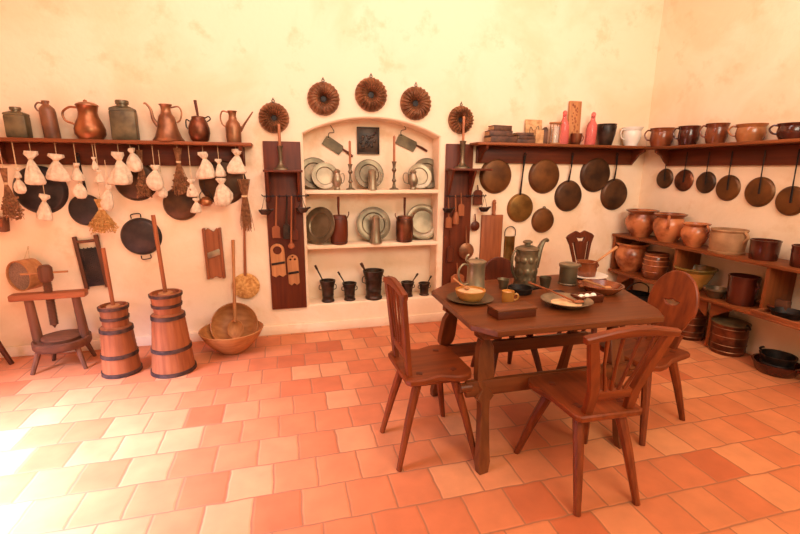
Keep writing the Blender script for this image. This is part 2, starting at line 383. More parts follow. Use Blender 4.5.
# ------------------------------------------------------------------ things on the left shelf
YS = 3.865
def tin_flask(label, l, r, t, b):
    x, wd, h, z = ext(l, r, t, b, YS); d = .1
    o = thing('tin_flask', label, 'flask', (x, YS, SZ), (0, 0, R(4)), 'square tin flasks')
    bm = BM(); wd *= .93; box(bm, (0, 0, h*.37), (wd*.93, d, h*.74), bev=.012); 
    rings = []
    for k, (s, zz) in enumerate(((.91, .735), (.86, .80), (.5, .85), (.42, .86))):
        rings.append([bm.verts.new((sx*wd/2*s, sy*d/2*min(1, s*1.05), zz*h)) for sx, sy in ((-1, -1), (1, -1), (1, 1), (-1, 1))])
    for a, c in zip(rings, rings[1:]):
        for i in range(4): bm.faces.new((a[i], a[(i+1) % 4], c[(i+1) % 4], c[i]))
    bm.faces.new(rings[-1]); obj('body', bm, 'tin', o)
    bm = BM(); lathe(bm, [(0, .84*h), (wd*.2, .84*h), (wd*.2, .9*h), (wd*.24, .905*h), (wd*.25, .97*h), (wd*.23, h), (0, h)], 24); obj('cap', bm, 'darkpewter', o)
tin_flask('smaller square tin flask with a screw cap at the left end of the shelf', 5, 31, 110, 141)
tin_flask('bigger square tin flask with a screw cap right of the copper jug', 109, 139, 101, 141)
x, wd, h, z = ext(40, 61, 103, 141, YS)
vessel('stoneware_bottle', 'brown stoneware bottle with a small ring handle at its shoulder', 'bottle', (x, YS, SZ), wd*.8, h,
       [(0, 0), (.95, 0), (1, .03), (1, .7), (.9, .8), (.5, .88), (.38, .9), (.38, .95), (.48, .96), (.48, 1), (0, 1)], 'stoneware', tilt=(0, R(-3)),
       parts=[('handle', 'stoneware', 'tube', [(-.38, 0, .93), (-.95, 0, .95), (-1.35, 0, .86), (-1.2, 0, .76), (-.95, 0, .74)], .006)])
x, wd, h, z = ext(73, 105, 103, 141, YS)
vessel('copper_jug', 'bulbous lidded copper jug with a big curved handle on the left shelf', 'jug', (x, YS, SZ), wd, h,
       [(0, 0), (.78, 0), (.8, .04), (.98, .14), (1, .28), (.88, .42), (.66, .6), (.6, .72), (.68, .88), (.74, .9), (.66, .88), (0, .86)], 'copper',
       parts=[('handle', 'copper', 'tube', [(-.66, 0, .84), (-1.15, 0, .84), (-1.6, 0, .7), (-1.5, 0, .5), (-1.05, 0, .42), (-.95, 0, .38)], .008),
              ('lid', 'oldcopper', 'lathe', [(0, .885), (.74, .885), (.72, .92), (.5, .97), (.1, 1.0), (0, 1.0)]),
              ('lid>knob', 'oldcopper', 'ball', (-.08, 0, 1.01), .013)])
x, wd, h, z = ext(151, 183, 104, 141, YS)
vessel('copper_ewer', 'conical copper ewer with a long curved spout pointing left', 'ewer', (x, YS, SZ), wd, h,
       [(0, 0), (1, 0), (1.02, .03), (.85, .12), (.66, .35), (.55, .6), (.5, .68), (.36, .75), (.3, .85), (.34, .95), (.44, 1.0), (.38, 1.0), (.26, .85), (0, .8)], 'oldcopper',
       parts=[('spout', 'oldcopper', 'tube', [(-.6, 0, .42), (-.85, 0, .6), (-.95, 0, .85), (-1.2, 0, 1.0), (-1.35, 0, 1.0)], [.016, .01, .006]),
              ('handle', 'oldcopper', 'tube', [(.34, 0, .92), (.8, 0, .95), (.98, 0, .8), (.85, 0, .6), (.62, 0, .52)], .006)])
x, wd, h, z = ext(188, 210, 115, 141, YS)
vessel('copper_flask', 'dark onion-shaped copper flask with a short stick upright in its neck', 'flask', (x, YS, SZ), wd, h,
       [(0, 0), (.6, 0), (.85, .1), (1, .35), (.97, .55), (.8, .78), (.62, .9), (.62, .97), (.4, 1.0), (0, 1.0)], 'darkcopper',
       parts=[('stick', 'darkz', 'tube', [(0, 0, .95), (-.08, 0, 1.3), (-.15, 0, 1.6)], [.008, .011, .012]),
              ('handle', 'iron', 'tube', [(-.8, 0, .8), (-1.1, 0, .85), (-1.15, 0, .6), (-.98, 0, .5)], .005),
              ('handle', 'iron', 'tube', [(.8, 0, .8), (1.1, 0, .9), (.95, 0, 1.0), (.6, 0, .93)], .005)])
x, wd, h, z = ext(225, 241, 109, 141, YS)
vessel('copper_oil_can', 'small copper can with a long straight spout rising to the right', 'can', (x, YS, SZ), wd, h,
       [(0, 0), (.9, 0), (.95, .05), (1, .5), (.85, .62), (.55, .72), (.45, .85), (.55, .97), (.62, 1.0), (.5, 1.0), (0, .9)], 'oldcopper',
       parts=[('spout', 'oldcopper', 'tube', [(.85, 0, .38), (1.5, 0, .62), (2.6, 0, 1.0)], [.014, .008, .005]),
              ('handle', 'oldcopper', 'tube', [(-.5, 0, .95), (-1.2, 0, .98), (-1.5, 0, .8), (-1.35, 0, .6), (-.95, 0, .5)], .006)])

# ------------------------------------------------------------------ pans hung on the walls
def hung_pan(label, px, py, rpx, mat, wall='B', rypx=None, handle=None, hmat='iron', rings=(), name='hanging_pan', group='pans hung on the walls', off=.0, depth=.032, holes=False, cat='pan'):
    if wall == 'B':
        base = on_wall(px, py, off+.004); s = gy(px+.5, py, YW).x-gy(px-.5, py, YW).x; rz = 0
        P = lambda x, y: Vector(((gy(x, y, YW-.02)-base).x, 0, (gy(x, y, YW-.02)-base).z))
    else:
        base = gx(px, py, XR-off-.004); s = abs(gx(px+.5, py, XR).y-gx(px-.5, py, XR).y); rz = R(-90)
        P = lambda x, y: Vector((-(gx(x, y, XR-.02)-base).y, 0, (gx(x, y, XR-.02)-base).z))
    r = rpx*s
    if rypx:
        v = abs((gy(px, py-1, YW) - gy(px, py, YW)).z) if wall == 'B' else abs((gx(px, py-1, XR) - gx(px, py, XR)).z)
        r = (r+rypx*v)/2
    t = thing(name, label, cat, base, (0, 0, rz), group)
    bm = BM(); lathe(bm, [(0, depth), (r*.84, depth), (r*.88, depth*.92), (r*.97, depth*.25), (r, 0), (r*.94, 0), (0, 0)], 40, RX); obj('body', bm, mat, t)
    if handle:
        pts = [P(*q) for q in handle]; bm = BM()
        tube(bm, [(p.x, -depth*.6 if i == 0 else -.036, p.z) for i, p in enumerate(pts)], [.012, .008, .012], 8, 4, flat=.5)
        e = pts[-1]; tube(bm, [(e.x+.012*math.cos(a*PI/6), -.036, e.z+.013+.013*math.sin(a*PI/6)) for a in range(12)], .0035, 6, closed=True)
        tube(bm, [(e.x, -.045, e.z+.02), (e.x, -.030, e.z+.03), (e.x, -.022, e.z+.03)], .003, 6)
        obj('handle', bm, hmat, t)
    for (a, rr) in rings:
        ca, sa = math.cos(R(a)), math.sin(R(a)); bm = BM()
        tube(bm, [((r+.0)*ca - rr*sa, -.012, (r)*sa+rr*ca), ((r+rr*.9)*ca-rr*.9*sa, -.012, (r+rr*.9)*sa+rr*.9*ca), ((r+rr*.9)*ca+rr*.9*sa, -.012, (r+rr*.9)*sa-rr*.9*ca), (r*ca+rr*sa, -.012, r*sa-rr*ca)], .0045, 8, 3)
        obj('loop_handle', bm, 'iron', t)
    return t
hung_pan('big round black pan behind the leftmost white bags', 41, 190, 28, 'blackpan')
hung_pan('small round black pan with a long black handle, left of the straw whisk', 86.5, 210, 18, 'blackpan', handle=[(86, 192), (82, 170), (79, 157)])
hung_pan('round brown pan behind the dried herbs and the big white bag', 136, 181, 22, 'rustpan')
hung_pan('round brown pan below the largest dried herb bundle', 181, 204, 18, 'rustpan')
hung_pan('big round brown pan behind the pear-shaped bag and copper pot', 223, 182, 24, 'rustpan')
hung_pan('dark round griddle with two loop handles hung above the tall churn', 141.5, 236.5, 20.5, 'blackpan', rypx=19, rings=((97, .035), (-83, .035)), off=.002)
hung_pan('large flat brown pan under the stack of books', 495.6, 176, 16, 'brownpan')
hung_pan('olive brass pan with a long iron handle, first long-handled one right of the tool rack', 520, 208, 13, 'olivepan', handle=[(520, 195), (521.5, 175), (524, 156)])
hung_pan('large flat brown pan under the leaning parchment', 544, 176, 15.5, 'brownpan')
hung_pan('smallest round pan, hung lowest on the back wall without a handle', 542.5, 220.5, 11.5, 'brownpan', rypx=12, rings=((90, .012),))
hung_pan('brown pan with a long iron handle under the pink bottles', 568, 196, 13.5, 'rustpan', handle=[(568, 183), (570, 168), (571.5, 156)])
hung_pan('large flat brown pan under the dark pot', 595, 174.5, 15, 'rustpan', off=.0)
hung_pan('brown pan with a long iron handle nearest to the room corner', 613.7, 194.5, 13.2, 'rustpan', handle=[(613.5, 182), (615, 168), (616, 156)])
def lid_on_handle(label, px, py, r, h0, mat):     # round lids / skimmers: strap laid across the disc
    t = hung_pan(label, px, py, r, mat, 'R', name='hanging_skimmer', group='round skimmers with iron strap handles on the right wall', depth=.02, cat='skimmer')
    base = t.location; P = lambda x, y: (-(gx(x, y, XR-.03)-base).y, (gx(x, y, XR-.03)-base).z)
    a, c = P(px-1, py+2), P(*h0); bm = BM()
    tube(bm, [(a[0], -.026, a[1]), (a[0]*.5+c[0]*.5, -.03, a[1]*.5+c[1]*.5), (c[0], -.03, c[1])], [.009, .005, .007], 8, 4, flat=.5)
    obj('handle', bm, 'iron', t)
lid_on_handle('smallest round brown skimmer with an iron strap, nearest the corner', 665, 178.6, 8.2, (668, 152), 'rustpan')
lid_on_handle('small pale-rimmed skimmer with an iron strap, second from the corner', 684, 180.5, 9.5, (688, 152), 'darkcopper')
lid_on_handle('round dark brown skimmer with an iron strap, third from the corner', 706, 182.5, 10, (710, 152), 'rustpan')
lid_on_handle('round copper-brown skimmer with an iron strap, fourth from the corner', 728, 188, 12.5, (733, 151), 'brownpan')
lid_on_handle('large round brown skimmer with an iron strap under the fourth mug', 759.5, 192, 15.5, (766, 150), 'brownpan')
lid_on_handle('largest round brown skimmer at the right edge of the photo', 791, 201, 16.5, (800, 149), 'brownpan')

# ring cake moulds above the niche
def ring_mould(label, px, py, r, sw):
    base = on_wall(px, py, .003); s = mpp(px, py, YW); rr = r*s; d = .06
    t = thing('cake_mould', label, 'cake mould', base, (0, 0, 0), 'fluted ring moulds above the niche')
    n = 22
    prof = [(rr, 0), (rr, .006), (rr*.96, d*.5), (rr*.82, d*.92), (rr*.62, d), (rr*.42, d*.82), (rr*.26, d*.45), (rr*.2, d*.1), (rr*.18, 0)]
    bm = BM(); rings = []; seg = n*6
    for k, (q, z) in enumerate(prof):
        ring = []
        for i in range(seg):
            a = 2*PI*i/seg; amp = .045*math.sin(PI*k/(len(prof)-1)); f = 1+amp*math.sin(n*a+sw*k*.9)
            zz = z*(1+.17*math.sin(n*a+sw*k*.9)*(1 if 0 < k < len(prof)-1 else 0))
            ring.append(bm.verts.new((q*f*math.cos(a), -zz, q*f*math.sin(a))))
        rings.append(ring)
    for a, c in zip(rings, rings[1:]):
        for i in range(seg): bm.faces.new((a[i], a[(i+1) % seg], c[(i+1) % seg], c[i]))
    obj('body', bm, 'mould', t, sharp=80)
    bm = BM(); lathe(bm, [(0, .004), (rr*.17, .004), (rr*.2, .0), (0, 0)], 20, RX); obj('tube_hole', bm, 'iron', t)
    bm = BM(); tube(bm, [(.010*math.cos(a*PI/6), -.006, rr+.012+.012*math.sin(a*PI/6)) for a in range(12)], .003, 6, closed=True)
    tube(bm, [(0, -.004, rr+.022), (0, -.012, rr+.034), (0, 0, rr+.036)], .003, 6); obj('hanging_ring', bm, 'iron', t)
ring_mould('fluted copper ring mould directly above the left tool rack', 274, 118, 15.2, .9)
ring_mould('fluted copper ring mould left of the niche crown, second from left', 323.5, 99, 16, 1.3)
ring_mould('fluted copper ring mould hung highest, above the niche crown', 371, 95, 15.8, 1.2)
ring_mould('fluted copper ring mould above the right side of the niche', 415.5, 103.5, 15.2, -.9)
ring_mould('smaller fluted copper ring mould above the right tool rack', 460.5, 120, 12.3, .9)

# ------------------------------------------------------------------ linen bags and dried bundles
YB = 3.83
def bag(label, px, t, b, wpx, shape='tri', lean=0, top=None, name='linen_bag', Y=YB):
    s = mpp(px, (t+b)/2, Y); top_p = gy(px, t, Y); bot = gy(px, b, Y); h = top_p.z-bot.z; wd = wpx*s
    o = thing(name, label, 'bag', (bot.x, Y, bot.z), (0, R(lean), rnd.uniform(-.5, .5)), 'white linen bags under the left shelf')
    if shape == 'tri': prof = [(0, .03), (.5, 0), (.9, .03), (1.0, .1), (.86, .28), (.6, .5), (.38, .64), (.22, .72), (.19, .76), (.34, .81), (.55, .9), (.5, 1.0), (.3, .97), (0, .88)]
    elif shape == 'pear': prof = [(0, 0), (.5, .02), (.85, .13), (1.0, .3), (.9, .48), (.62, .66), (.34, .76), (.24, .8), (.42, .86), (.6, .95), (.5, 1), (.25, .96), (0, .9)]
    else: prof = [(0, 0), (.6, .04), (.95, .2), (1, .4), (.8, .62), (.4, .8), (.2, .87), (.3, .95), (.2, 1), (0, .98)]
    ph = rnd.random()*6; nf = rnd.choice((6, 7, 8))
    ex = lambda a, z: 1+.10*math.sin(nf*a+ph+z*12)*(1 if z > .1*h else .6)+.07*math.sin(3*a+ph*2+z*30)+.05*math.sin(13*a+ph)*(z > .3*h)+.22*math.sin(2*a+ph)*(z > .84*h)
    # twisted folds gather at the neck
    t_ = [(r*wd/2, z*h) for r, z in prof]
    bm = BM(); lathe(bm, t_, 44, None, ex)
    for v in bm.verts: v.co.x += .05*wd*math.sin(v.co.z*25+ph); v.co.y *= .72
    obj('pouch', bm, 'cloth', o, sharp=70)
    tz = .77 if shape == 'tri' else (.82 if shape == 'pear' else .87)
    bm = BM(); rr = wd/2*(.235 if shape != 'round' else .25)
    tube(bm, [(rr*math.cos(a*PI/6)+.05*wd*math.sin(tz*h*25+ph), .72*rr*math.sin(a*PI/6), tz*h) for a in range(12)], .0035, 6, closed=True)
    ztop = (SZ-.02 if top is None else gy(px, top, Y).z) - bot.z
    lx = -math.tan(R(lean))*(ztop-h)
    tube(bm, [(0, 0, h*.96), (lx*.5, 0, h*.96+(ztop-h)*.5), (lx, 0, ztop)], .0022, 6)
    obj('string', bm, 'string', o)
bag('small white onion-shaped bag, leftmost of all the bags', 21, 177, 194, 12, 'round')
bag('small white twisted bag knotted just above the leftmost round bag', 18.5, 168, 178, 9, 'tri', top=None)
bag('wide white bag, second large one from the left end of the shelf', 35, 151, 185, 21, 'tri', 2)
bag('broad white bag with a flat bottom hanging left of the copper jug handle', 58, 154, 181, 25, 'tri', 6)
bag('small white bag hanging lowest at the left, against the big black pan', 44.5, 194, 220, 18, 'tri', 12, top=183)
bag('small white cone bag above the pale round bag', 79, 163, 181, 15, 'tri')
bag('pale round bag hanging under the small cone bag', 82, 181, 199, 13, 'round', top=166)
bag('tiny white knotted bag between the black pan handle and its neighbour', 95.5, 157, 170, 7, 'tri')
bag('tiny white bag just above the straw whisk', 100, 170, 183, 11, 'tri')
bag('slim white bag hanging beside the straw whisk', 107.5, 184, 211, 13, 'pear', 8, top=160)
bag('largest white bag, hung under the bigger square tin flask', 121.5, 152, 185, 25, 'tri', 2)
bag('white bag tilted to the right beside the largest one', 138, 148, 172, 16, 'pear', -14)
bag('white pear-shaped bag hung under the copper ewer', 157, 165, 191, 17, 'pear')
bag('small pale bag half hidden behind the bag under the ewer', 163.5, 184, 198, 10, 'round', top=150, Y=3.86)
bag('small white tassel-shaped bag under the onion-shaped flask', 193, 179, 197, 12, 'tri')
bag('small white cone bag hanging lowest in the right half', 196.5, 198, 213, 11, 'tri', top=190)
bag('wide white bag above the little hanging copper pot', 207, 152, 179, 20, 'tri', -4)
bag('small pointed bag between the two wide white bags at the right', 220, 159, 177, 11, 'tri')
bag('big pear-shaped bag hanging lowest at the right, before the brown pan', 223, 178, 207, 18, 'pear', 2, top=170)
bag('wide white bag at the right end of the shelf', 237.5, 149, 174, 20, 'tri')

def bundle(name, label, cat, px, t, b, w0, w1, mat, top=None, Y=YB, n=90, tie=.3, droop=0, headr=0, group=None):
    """stems hung head down, tied near the top; leaves or ears at the bottom"""
    s = mpp(px, (t+b)/2, Y); tp = gy(px, t, Y); bt = gy(px, b, Y); h = tp.z-bt.z
    o = thing(name, label, cat, (tp.x, Y, bt.z), group=group); bm = BM(); hd = BM()
    for i in range(n):
        a = rnd.uniform(0, 2*PI); q = math.sqrt(rnd.random()); r0 = w0*s/2*q; r1 = w1*s/2*q*rnd.uniform(.7, 1.1)
        tx, tyy = math.cos(a), math.sin(a)*.6; zb = h*rnd.uniform(0, .25)
        tube(bm, [(tx*r0, tyy*r0, h), (tx*w0*s*.2*q, tyy*w0*s*.2*q, h*(1-tie)), (tx*r1, tyy*r1, zb)], .0016, 4)
        if headr:
            for k in range(4):
                f = rnd.random()*.6; p = (tx*r1*(1-f)+rnd.uniform(-1, 1)*headr, tyy*r1*(1-f)+rnd.uniform(-1, 1)*headr, zb+(h*.65-zb)*f+rnd.uniform(-1, 1)*headr)
                bmesh.ops.create_icosphere(hd, subdivisions=1, radius=headr*rnd.uniform(.5, 1), matrix=T4(p) @ Euler((rnd.random()*6, rnd.random()*6, 0)).to_matrix().to_4x4() @ Matrix.Diagonal((1, .5, 1.5, 1)))
    obj('stalks', bm, mat, o)
    if headr:
        k = obj('dried_leaves', hd, mat, o); k['kind'] = 'stuff'
    else: hd.free()
    bm = BM(); zt = h*(1-tie); rr = w0*s*.24
    for k in range(3): tube(bm, [(rr*math.cos(a*PI/6), rr*.75*math.sin(a*PI/6), zt+k*.005) for a in range(12)], .003, 6, closed=True)
    if top is not None:
        tube(bm, [(0, 0, h-.01), (0, 0, gy(px, top, Y).z-bt.z)], .0022, 6)
    obj('binding', bm, 'string', o)
    return o
bundle('herb_bunch', 'dark brown dried herb bunch hanging at the far left above a wooden box', 'dried herbs', 3, 168, 221, 8, 24, 'herb', 143, n=80, headr=.012, group='dried herb bunches')
bundle('herb_bunch', 'brown dried herb bunch hanging between two white bags before a pan', 'dried herbs', 139, 150, 198, 7, 17, 'herb', 145, Y=3.86, n=60, headr=.009, group='dried herb bunches')
bundle('herb_bunch', 'longest dried herb bunch hanging left of the onion-shaped flask', 'dried herbs', 177, 148, 196, 9, 22, 'herb', 144, Y=3.84, n=80, headr=.010, group='dried herb bunches')
bundle('straw_whisk', 'golden straw whisk with a bushy head, hung left above the grater board', 'whisk', 100, 199, 233, 12, 34, 'straw', 175, n=190, headr=.007, tie=.3)
o = bundle('besom_brush', 'small twig hand brush hung at the right end of the shelf', 'brush', 243.5, 179, 232, 13, 15, 'herb', 174, n=130, tie=.33)

t = thing('wooden_spoon_box', 'small wooden box hung at the left edge under the dried herbs', 'box', on_wall(8, 231, 0), (0, R(6), 0))
bm = BM(); box(bm, (-.04, -.035, .055), (.11, .07, .11)); obj('body', bm, 'greyz', t)
bm = BM(); box(bm, (-.04, -.075, .07), (.095, .008, .06)); obj('front_panel', bm, 'redz', t)

# little copper pot on a chain
p = gy(206.5, 206, 3.88); t = thing('copper_kettle', 'tiny round copper kettle hanging from a string under a white bag', 'kettle', p)
s = mpp(206, 200, 3.86)
bm = BM(); lathe(bm, [(0, 0), (.03, .002), (.05, .02), (.052, .04), (.042, .058), (.03, .064), (.03, .07), (.02, .075), (0, .078)], 28); obj('body', bm, 'copper', t)
bm = BM(); tube(bm, [(-.045, 0, .05), (-.04, 0, .1), (0, 0, .13), (.04, 0, .1), (.045, 0, .05)], .003, 6, 5); tube(bm, [(0, 0, .13), (-.01, 0, SZ-.05-p.z)], .002, 6); obj('bail_handle', bm, 'iron', t)
bm = BM(); tube(bm, [(-.045, 0, .03), (-.07, 0, .045), (-.085, 0, .065)], [.012, .006], 8); obj('spout', bm, 'copper', t)
# ------------------------------------------------------------------ lower left wall
# drum sieve turned a little to the right
p = on_wall(31, 273, .03); t = thing('drum_sieve', 'round wooden drum sieve hung by a string left of the press screw', 'sieve', p, (0, 0, R(-28)))
r = .118; bm = BM(); lathe(bm, [(r, -.0), (r, .12), (r-.008, .12), (r-.008, 0), (r, 0)], 40, T4((.02, .01, -.0)) @ RX); obj('hoop', bm, 'lightx', t)
bm = BM(); lathe(bm, [(0, .105), (r-.008, .105), (r-.008, .1), (0, .1)], 40, T4((.02, .01, 0)) @ RX); obj('mesh', bm, 'mesh', t)
bm = BM(); tube(bm, [(.0, -.03, r+.0), (.02, 0, r+.09), (.05, -.03, r)], .0022, 6); ball(bm, (.02, 0, r+.09), .006); obj('string', bm, 'string', t)
# grater board
pa, pb, pc, pd = [on_wall(*q, .03) for q in ((74, 238), (99, 234), (107, 286), (83, 291))]
cx = (pa+pb+pc+pd)/4; wd = (pb-pa).length; h = (pd-pa).length
t = thing('grater_board', 'dark punched iron grater board in a wooden frame, hung tilted behind the small churn', 'grater', (cx.x, YW-.0, cx.z), (0, R(-4.5), 0))
for s in (-1, 1):
    bm = BM(); box(bm, (s*(wd/2-.014), -.02, 0), (.028, .03, h)); obj('side_rail', bm, 'greyz', t)
bm = BM(); box(bm, (0, -.02, h*.40), (wd-.04, .024, .022)); obj('cross_rail', bm, 'greyx', t)
bm = BM(); box(bm, (0, -.02, -.04), (wd-.05, .014, h*.72), bev=.002)
for i in range(11):
    for k in range(18): bmesh.ops.create_icosphere(bm, subdivisions=1, radius=.0052, matrix=T4((-wd*.37+i*wd*.074, -.0285, -h*.37+k*h*.037+(i % 2)*.007)))
obj('punched_plate', bm, 'blackpan', t)

# screw press on three legs
g0, g1, g2 = gz(34, 373), gz(84, 368), gz(72, 353); ctr = Vector((gy(63.5, 345, 3.70).x, 3.70, 0))
t = thing('screw_press', 'old wooden screw press with a round slab standing at the left wall', 'press', ctr, (0, 0, R(4)))
zs = .19
def blade_leg(t, nm, a, b, r0, r1, mat, seg=8):
    bm = BM(); tube(bm, [a, b], [r0, r1], seg); return obj(nm, bm, mat, t)
for dx, dy in ((-.15, -.12), (.15, -.12), (-.11, .10), (.14, .10)):
    blade_leg(t, 'leg', (dx*.8, dy*.8, zs-.02), (dx*1.12, dy*1.15, 0), .022, .014, 'greyz')
bm = BM(); lathe(bm, [(0, zs-.03), (.178, zs-.03), (.186, zs-.015), (.186, zs+.03), (.176, zs+.035), (.165, zs+.03), (.155, zs+.02), (0, zs+.02)], 44); obj('base_slab', bm, 'greyx', t)
bm = BM(); lathe(bm, [(0, zs+.02), (.125, zs+.02), (.13, zs+.045), (.115, zs+.055), (0, zs+.06)], 40); obj('press_plate', bm, 'greyx', t)
bt = gy(45, 296, 3.72).z
for x in (-.148, .148):
    bm = BM(); tube(bm, [(x*1.02, 0, zs), (x-.02, 0, bt)], [.034, .028], 12); obj('post', bm, 'greyz', t)
bm = BM(); box(bm, (-.035, 0, bt+.01), (.48, .085, .05), bev=.012); obj('crossbeam', bm, 'redx', t)
bm = BM(); sz0, sz1 = bt-.22, bt+.19
prof = [(0, sz0-.03), (.018, sz0)]; k = 0
while sz0+k*.011 < bt+.10: prof += [(.029, sz0+k*.011+.003), (.021, sz0+k*.011+.009)]; k += 1
prof += [(.036, bt+.12), (.045, bt+.14), (.045, bt+.22), (.03, bt+.24), (0, bt+.24)]
lathe(bm, prof, 20, T4((-.035, 0, 0))); obj('screw', bm, 'greyz', t, sharp=60)
bm = BM(); tube(bm, [(-.18, -.02, bt+.185), (.10, .02, bt+.18)], .008, 10); obj('turning_bar', bm, 'lightx', t)

# the leg of a stool reaching in at the left edge
p = gz(12, 364); t = thing('wooden_stool', 'wooden stool at the left edge of which only one slanting leg shows', 'stool', (p.x-.30, p.y-.02, 0))
for dx, dy in ((.30, .02), (-.26, .1), (-.05, -.2)):
    blade_leg(t, 'leg', (dx*.55, dy*.6, .40), (dx, dy, 0), .024, .017, 'darkz')
bm = BM(); lathe(bm, [(0, .39), (.18, .39), (.185, .41), (.18, .43), (0, .43)], 36); obj('seat', bm, 'darkx', t)

# butter churns
def churn(label, base, tw, nh, wt, wb, h, stick, tilt):
    t = thing('butter_churn', label, 'churn', (base[0], base[1], 0), (0, 0, rnd.random()), 'butter churns')
    n = 16; st = lambda a, z: 1-.012*(abs(math.sin(n/2*a)) < .16)
    zb = h-nh
    bm = BM(); lathe(bm, [(0, 0), (wb, 0), (wt+(wb-wt)*.5, zb*.5), (wt, zb), (wt*.86, zb+.004), (wt*.8, zb+.01)], 64, None, st); obj('tub', bm, 'redz', t)
    bm = BM(); lathe(bm, [(wt*.8, zb), (wt*.84, zb+.02), (tw*.9, zb+nh*.35), (tw, h-.005), (tw*.97, h), (tw*.86, h), (tw*.84, h-.02), (0, h-.02)], 48, None, st); obj('collar', bm, 'redz', t)
    for z, rr in ((.015, wb), (zb*.42, wb+(wt-wb)*.42), (zb-.02, wt+.002)):
        bm = BM(); k = (wt-wb)/zb; lathe(bm, [(rr+.003, z-.014), (rr+.007, z-.012), (rr+.007+k*.024, z+.014), (rr+.002+k*.024, z+.016)], 48); obj('hoop', bm, 'rim', t)
    for z in (zb+nh*.42, h-.016):
        f = (z-zb-nh*.35)/(nh*.65); rr = tw*(.9+.1*f); bm = BM(); lathe(bm, [(rr+.002, z-.011), (rr+.006, z-.010), (rr+.008, z+.010), (rr+.003, z+.012)], 48); obj('hoop', bm, 'rim', t)
    bm = BM(); lathe(bm, [(0, h-.02), (tw*.5, h-.02), (tw*.45, h-.002), (0, h)], 32); obj('lid', bm, 'lightx', t)
    bm = BM(); e = Vector(stick)-Vector((base[0], base[1], 0)); e.rotate(Euler((0, 0, -t.rotation_euler.z)))
    tube(bm, [(0, 0, h-.03), e], [.014, .012, .014], 10); obj('plunger_rod', bm, 'redz', t)
    return t
b0 = gz(120, 377); b1 = gz(173.5, 377)
Yc = 3.46; c0 = Vector((gy(121, 360, Yc).x, Yc, 0)); hh = gy(110, 305, Yc).z; s = mpp(120, 360, Yc)
churn('shorter butter churn with dark hoops beside the screw press', c0, 14.3*s, gy(112, 304, Yc).z-gy(114, 325, Yc).z, 15.5*s, 19.3*s, hh, gy(103, 248, Yc+.02), 0)
Yc = 3.40; c1 = Vector((gy(173, 358, Yc).x, Yc, 0)); hh = gy(165, 292, Yc).z
churn('taller butter churn with dark hoops, between the short churn and the wooden bowls', c1, 16.2*s, gy(165, 292, Yc).z-gy(166, 313, Yc).z, 16.5*s, 23*s, hh, gy(153, 215, Yc+.02), 0)

# wooden bowls and spoon on the floor
Yb = 3.66; c = Vector((gy(233, 345, Yb).x, Yb, 0)); s = mpp(233, 340, Yb); r = 32.5*s
t = thing('wooden_bowl', 'large shallow wooden bowl on the floor by the wall, right of the churns', 'bowl', c, group='wooden bowls on the floor')
bm = BM(); hb = .2; lathe(bm, [(0, 0), (r*.35, 0), (r*.62, hb*.3), (r*.85, hb*.65), (r, hb), (r*.965, hb+.004), (r*.8, hb*.68), (r*.55, hb*.34), (0, hb*.14)], 48); obj('body', bm, 'tanx', t)
p2 = gy(234.5, 326, Yb+.10); r2 = 24.5*s
t = thing('wooden_bowl', 'smaller round wooden bowl leaning upright inside the large wooden bowl', 'bowl', (p2.x, Yb+.12, p2.z), (R(62), R(8), 0), group='wooden bowls on the floor')
bm = BM(); lathe(bm, [(0, -.06), (r2*.5, -.055), (r2*.85, -.02), (r2, .035), (r2*.96, .038), (r2*.8, -.005), (r2*.45, -.036), (0, -.04)], 44); obj('body', bm, 'tanx', t)
p0, p1 = gy(233, 240, YW-.03), gy(235, 322, Yb+.04)
t = thing('wooden_spoon', 'very long wooden spoon standing in the bowls and leaning on the wall', 'spoon', p1)
bm = BM(); d = p0-p1; tube(bm, [(0, 0, 0), d*.5, d], [.016, .014, .010, .014], 10); obj('handle', bm, 'tanz', t)
bm = BM(); lathe(bm, [(0, -.028), (.04, -.02), (.066, .0), (.062, .003), (.04, -.012), (0, -.018)], 28, T4((.0, -.01, -.06)) @ Matrix.Rotation(R(66), 4, 'X') @ Matrix.Diagonal((1, 1.25, 1, 1))); obj('spoon_bowl', bm, 'tanz', t)
# skimming ladle
p = on_wall(246, 286, .02); q = on_wall(243, 187, .02); t = thing('skimming_ladle', 'large straw-coloured ladle with a perforated head hung beside the long spoon', 'ladle', p)
s = mpp(246, 280, YW); r = 14*s
bm = BM(); lathe(bm, [(0, .028), (r*.6, .02), (r*.95, .004), (r, 0), (r*.9, -.002), (0, .018)], 36, T4((0, 0, -.0)) @ RX)
for i in range(60):
    a = i*2.4; rr = r*.85*math.sqrt(i/60); bmesh.ops.create_icosphere(bm, subdivisions=1, radius=.004, matrix=T4((rr*math.cos(a), -.02, rr*math.sin(a))))
obj('head', bm, 'straw', t)
bm = BM(); d = q-p; tube(bm, [(0, -.005, r*.8), (d.x*.5, 0, d.z*.5), (d.x, 0, d.z)], [.013, .010, .009], 8, flat=.6); obj('handle', bm, 'redz', t)
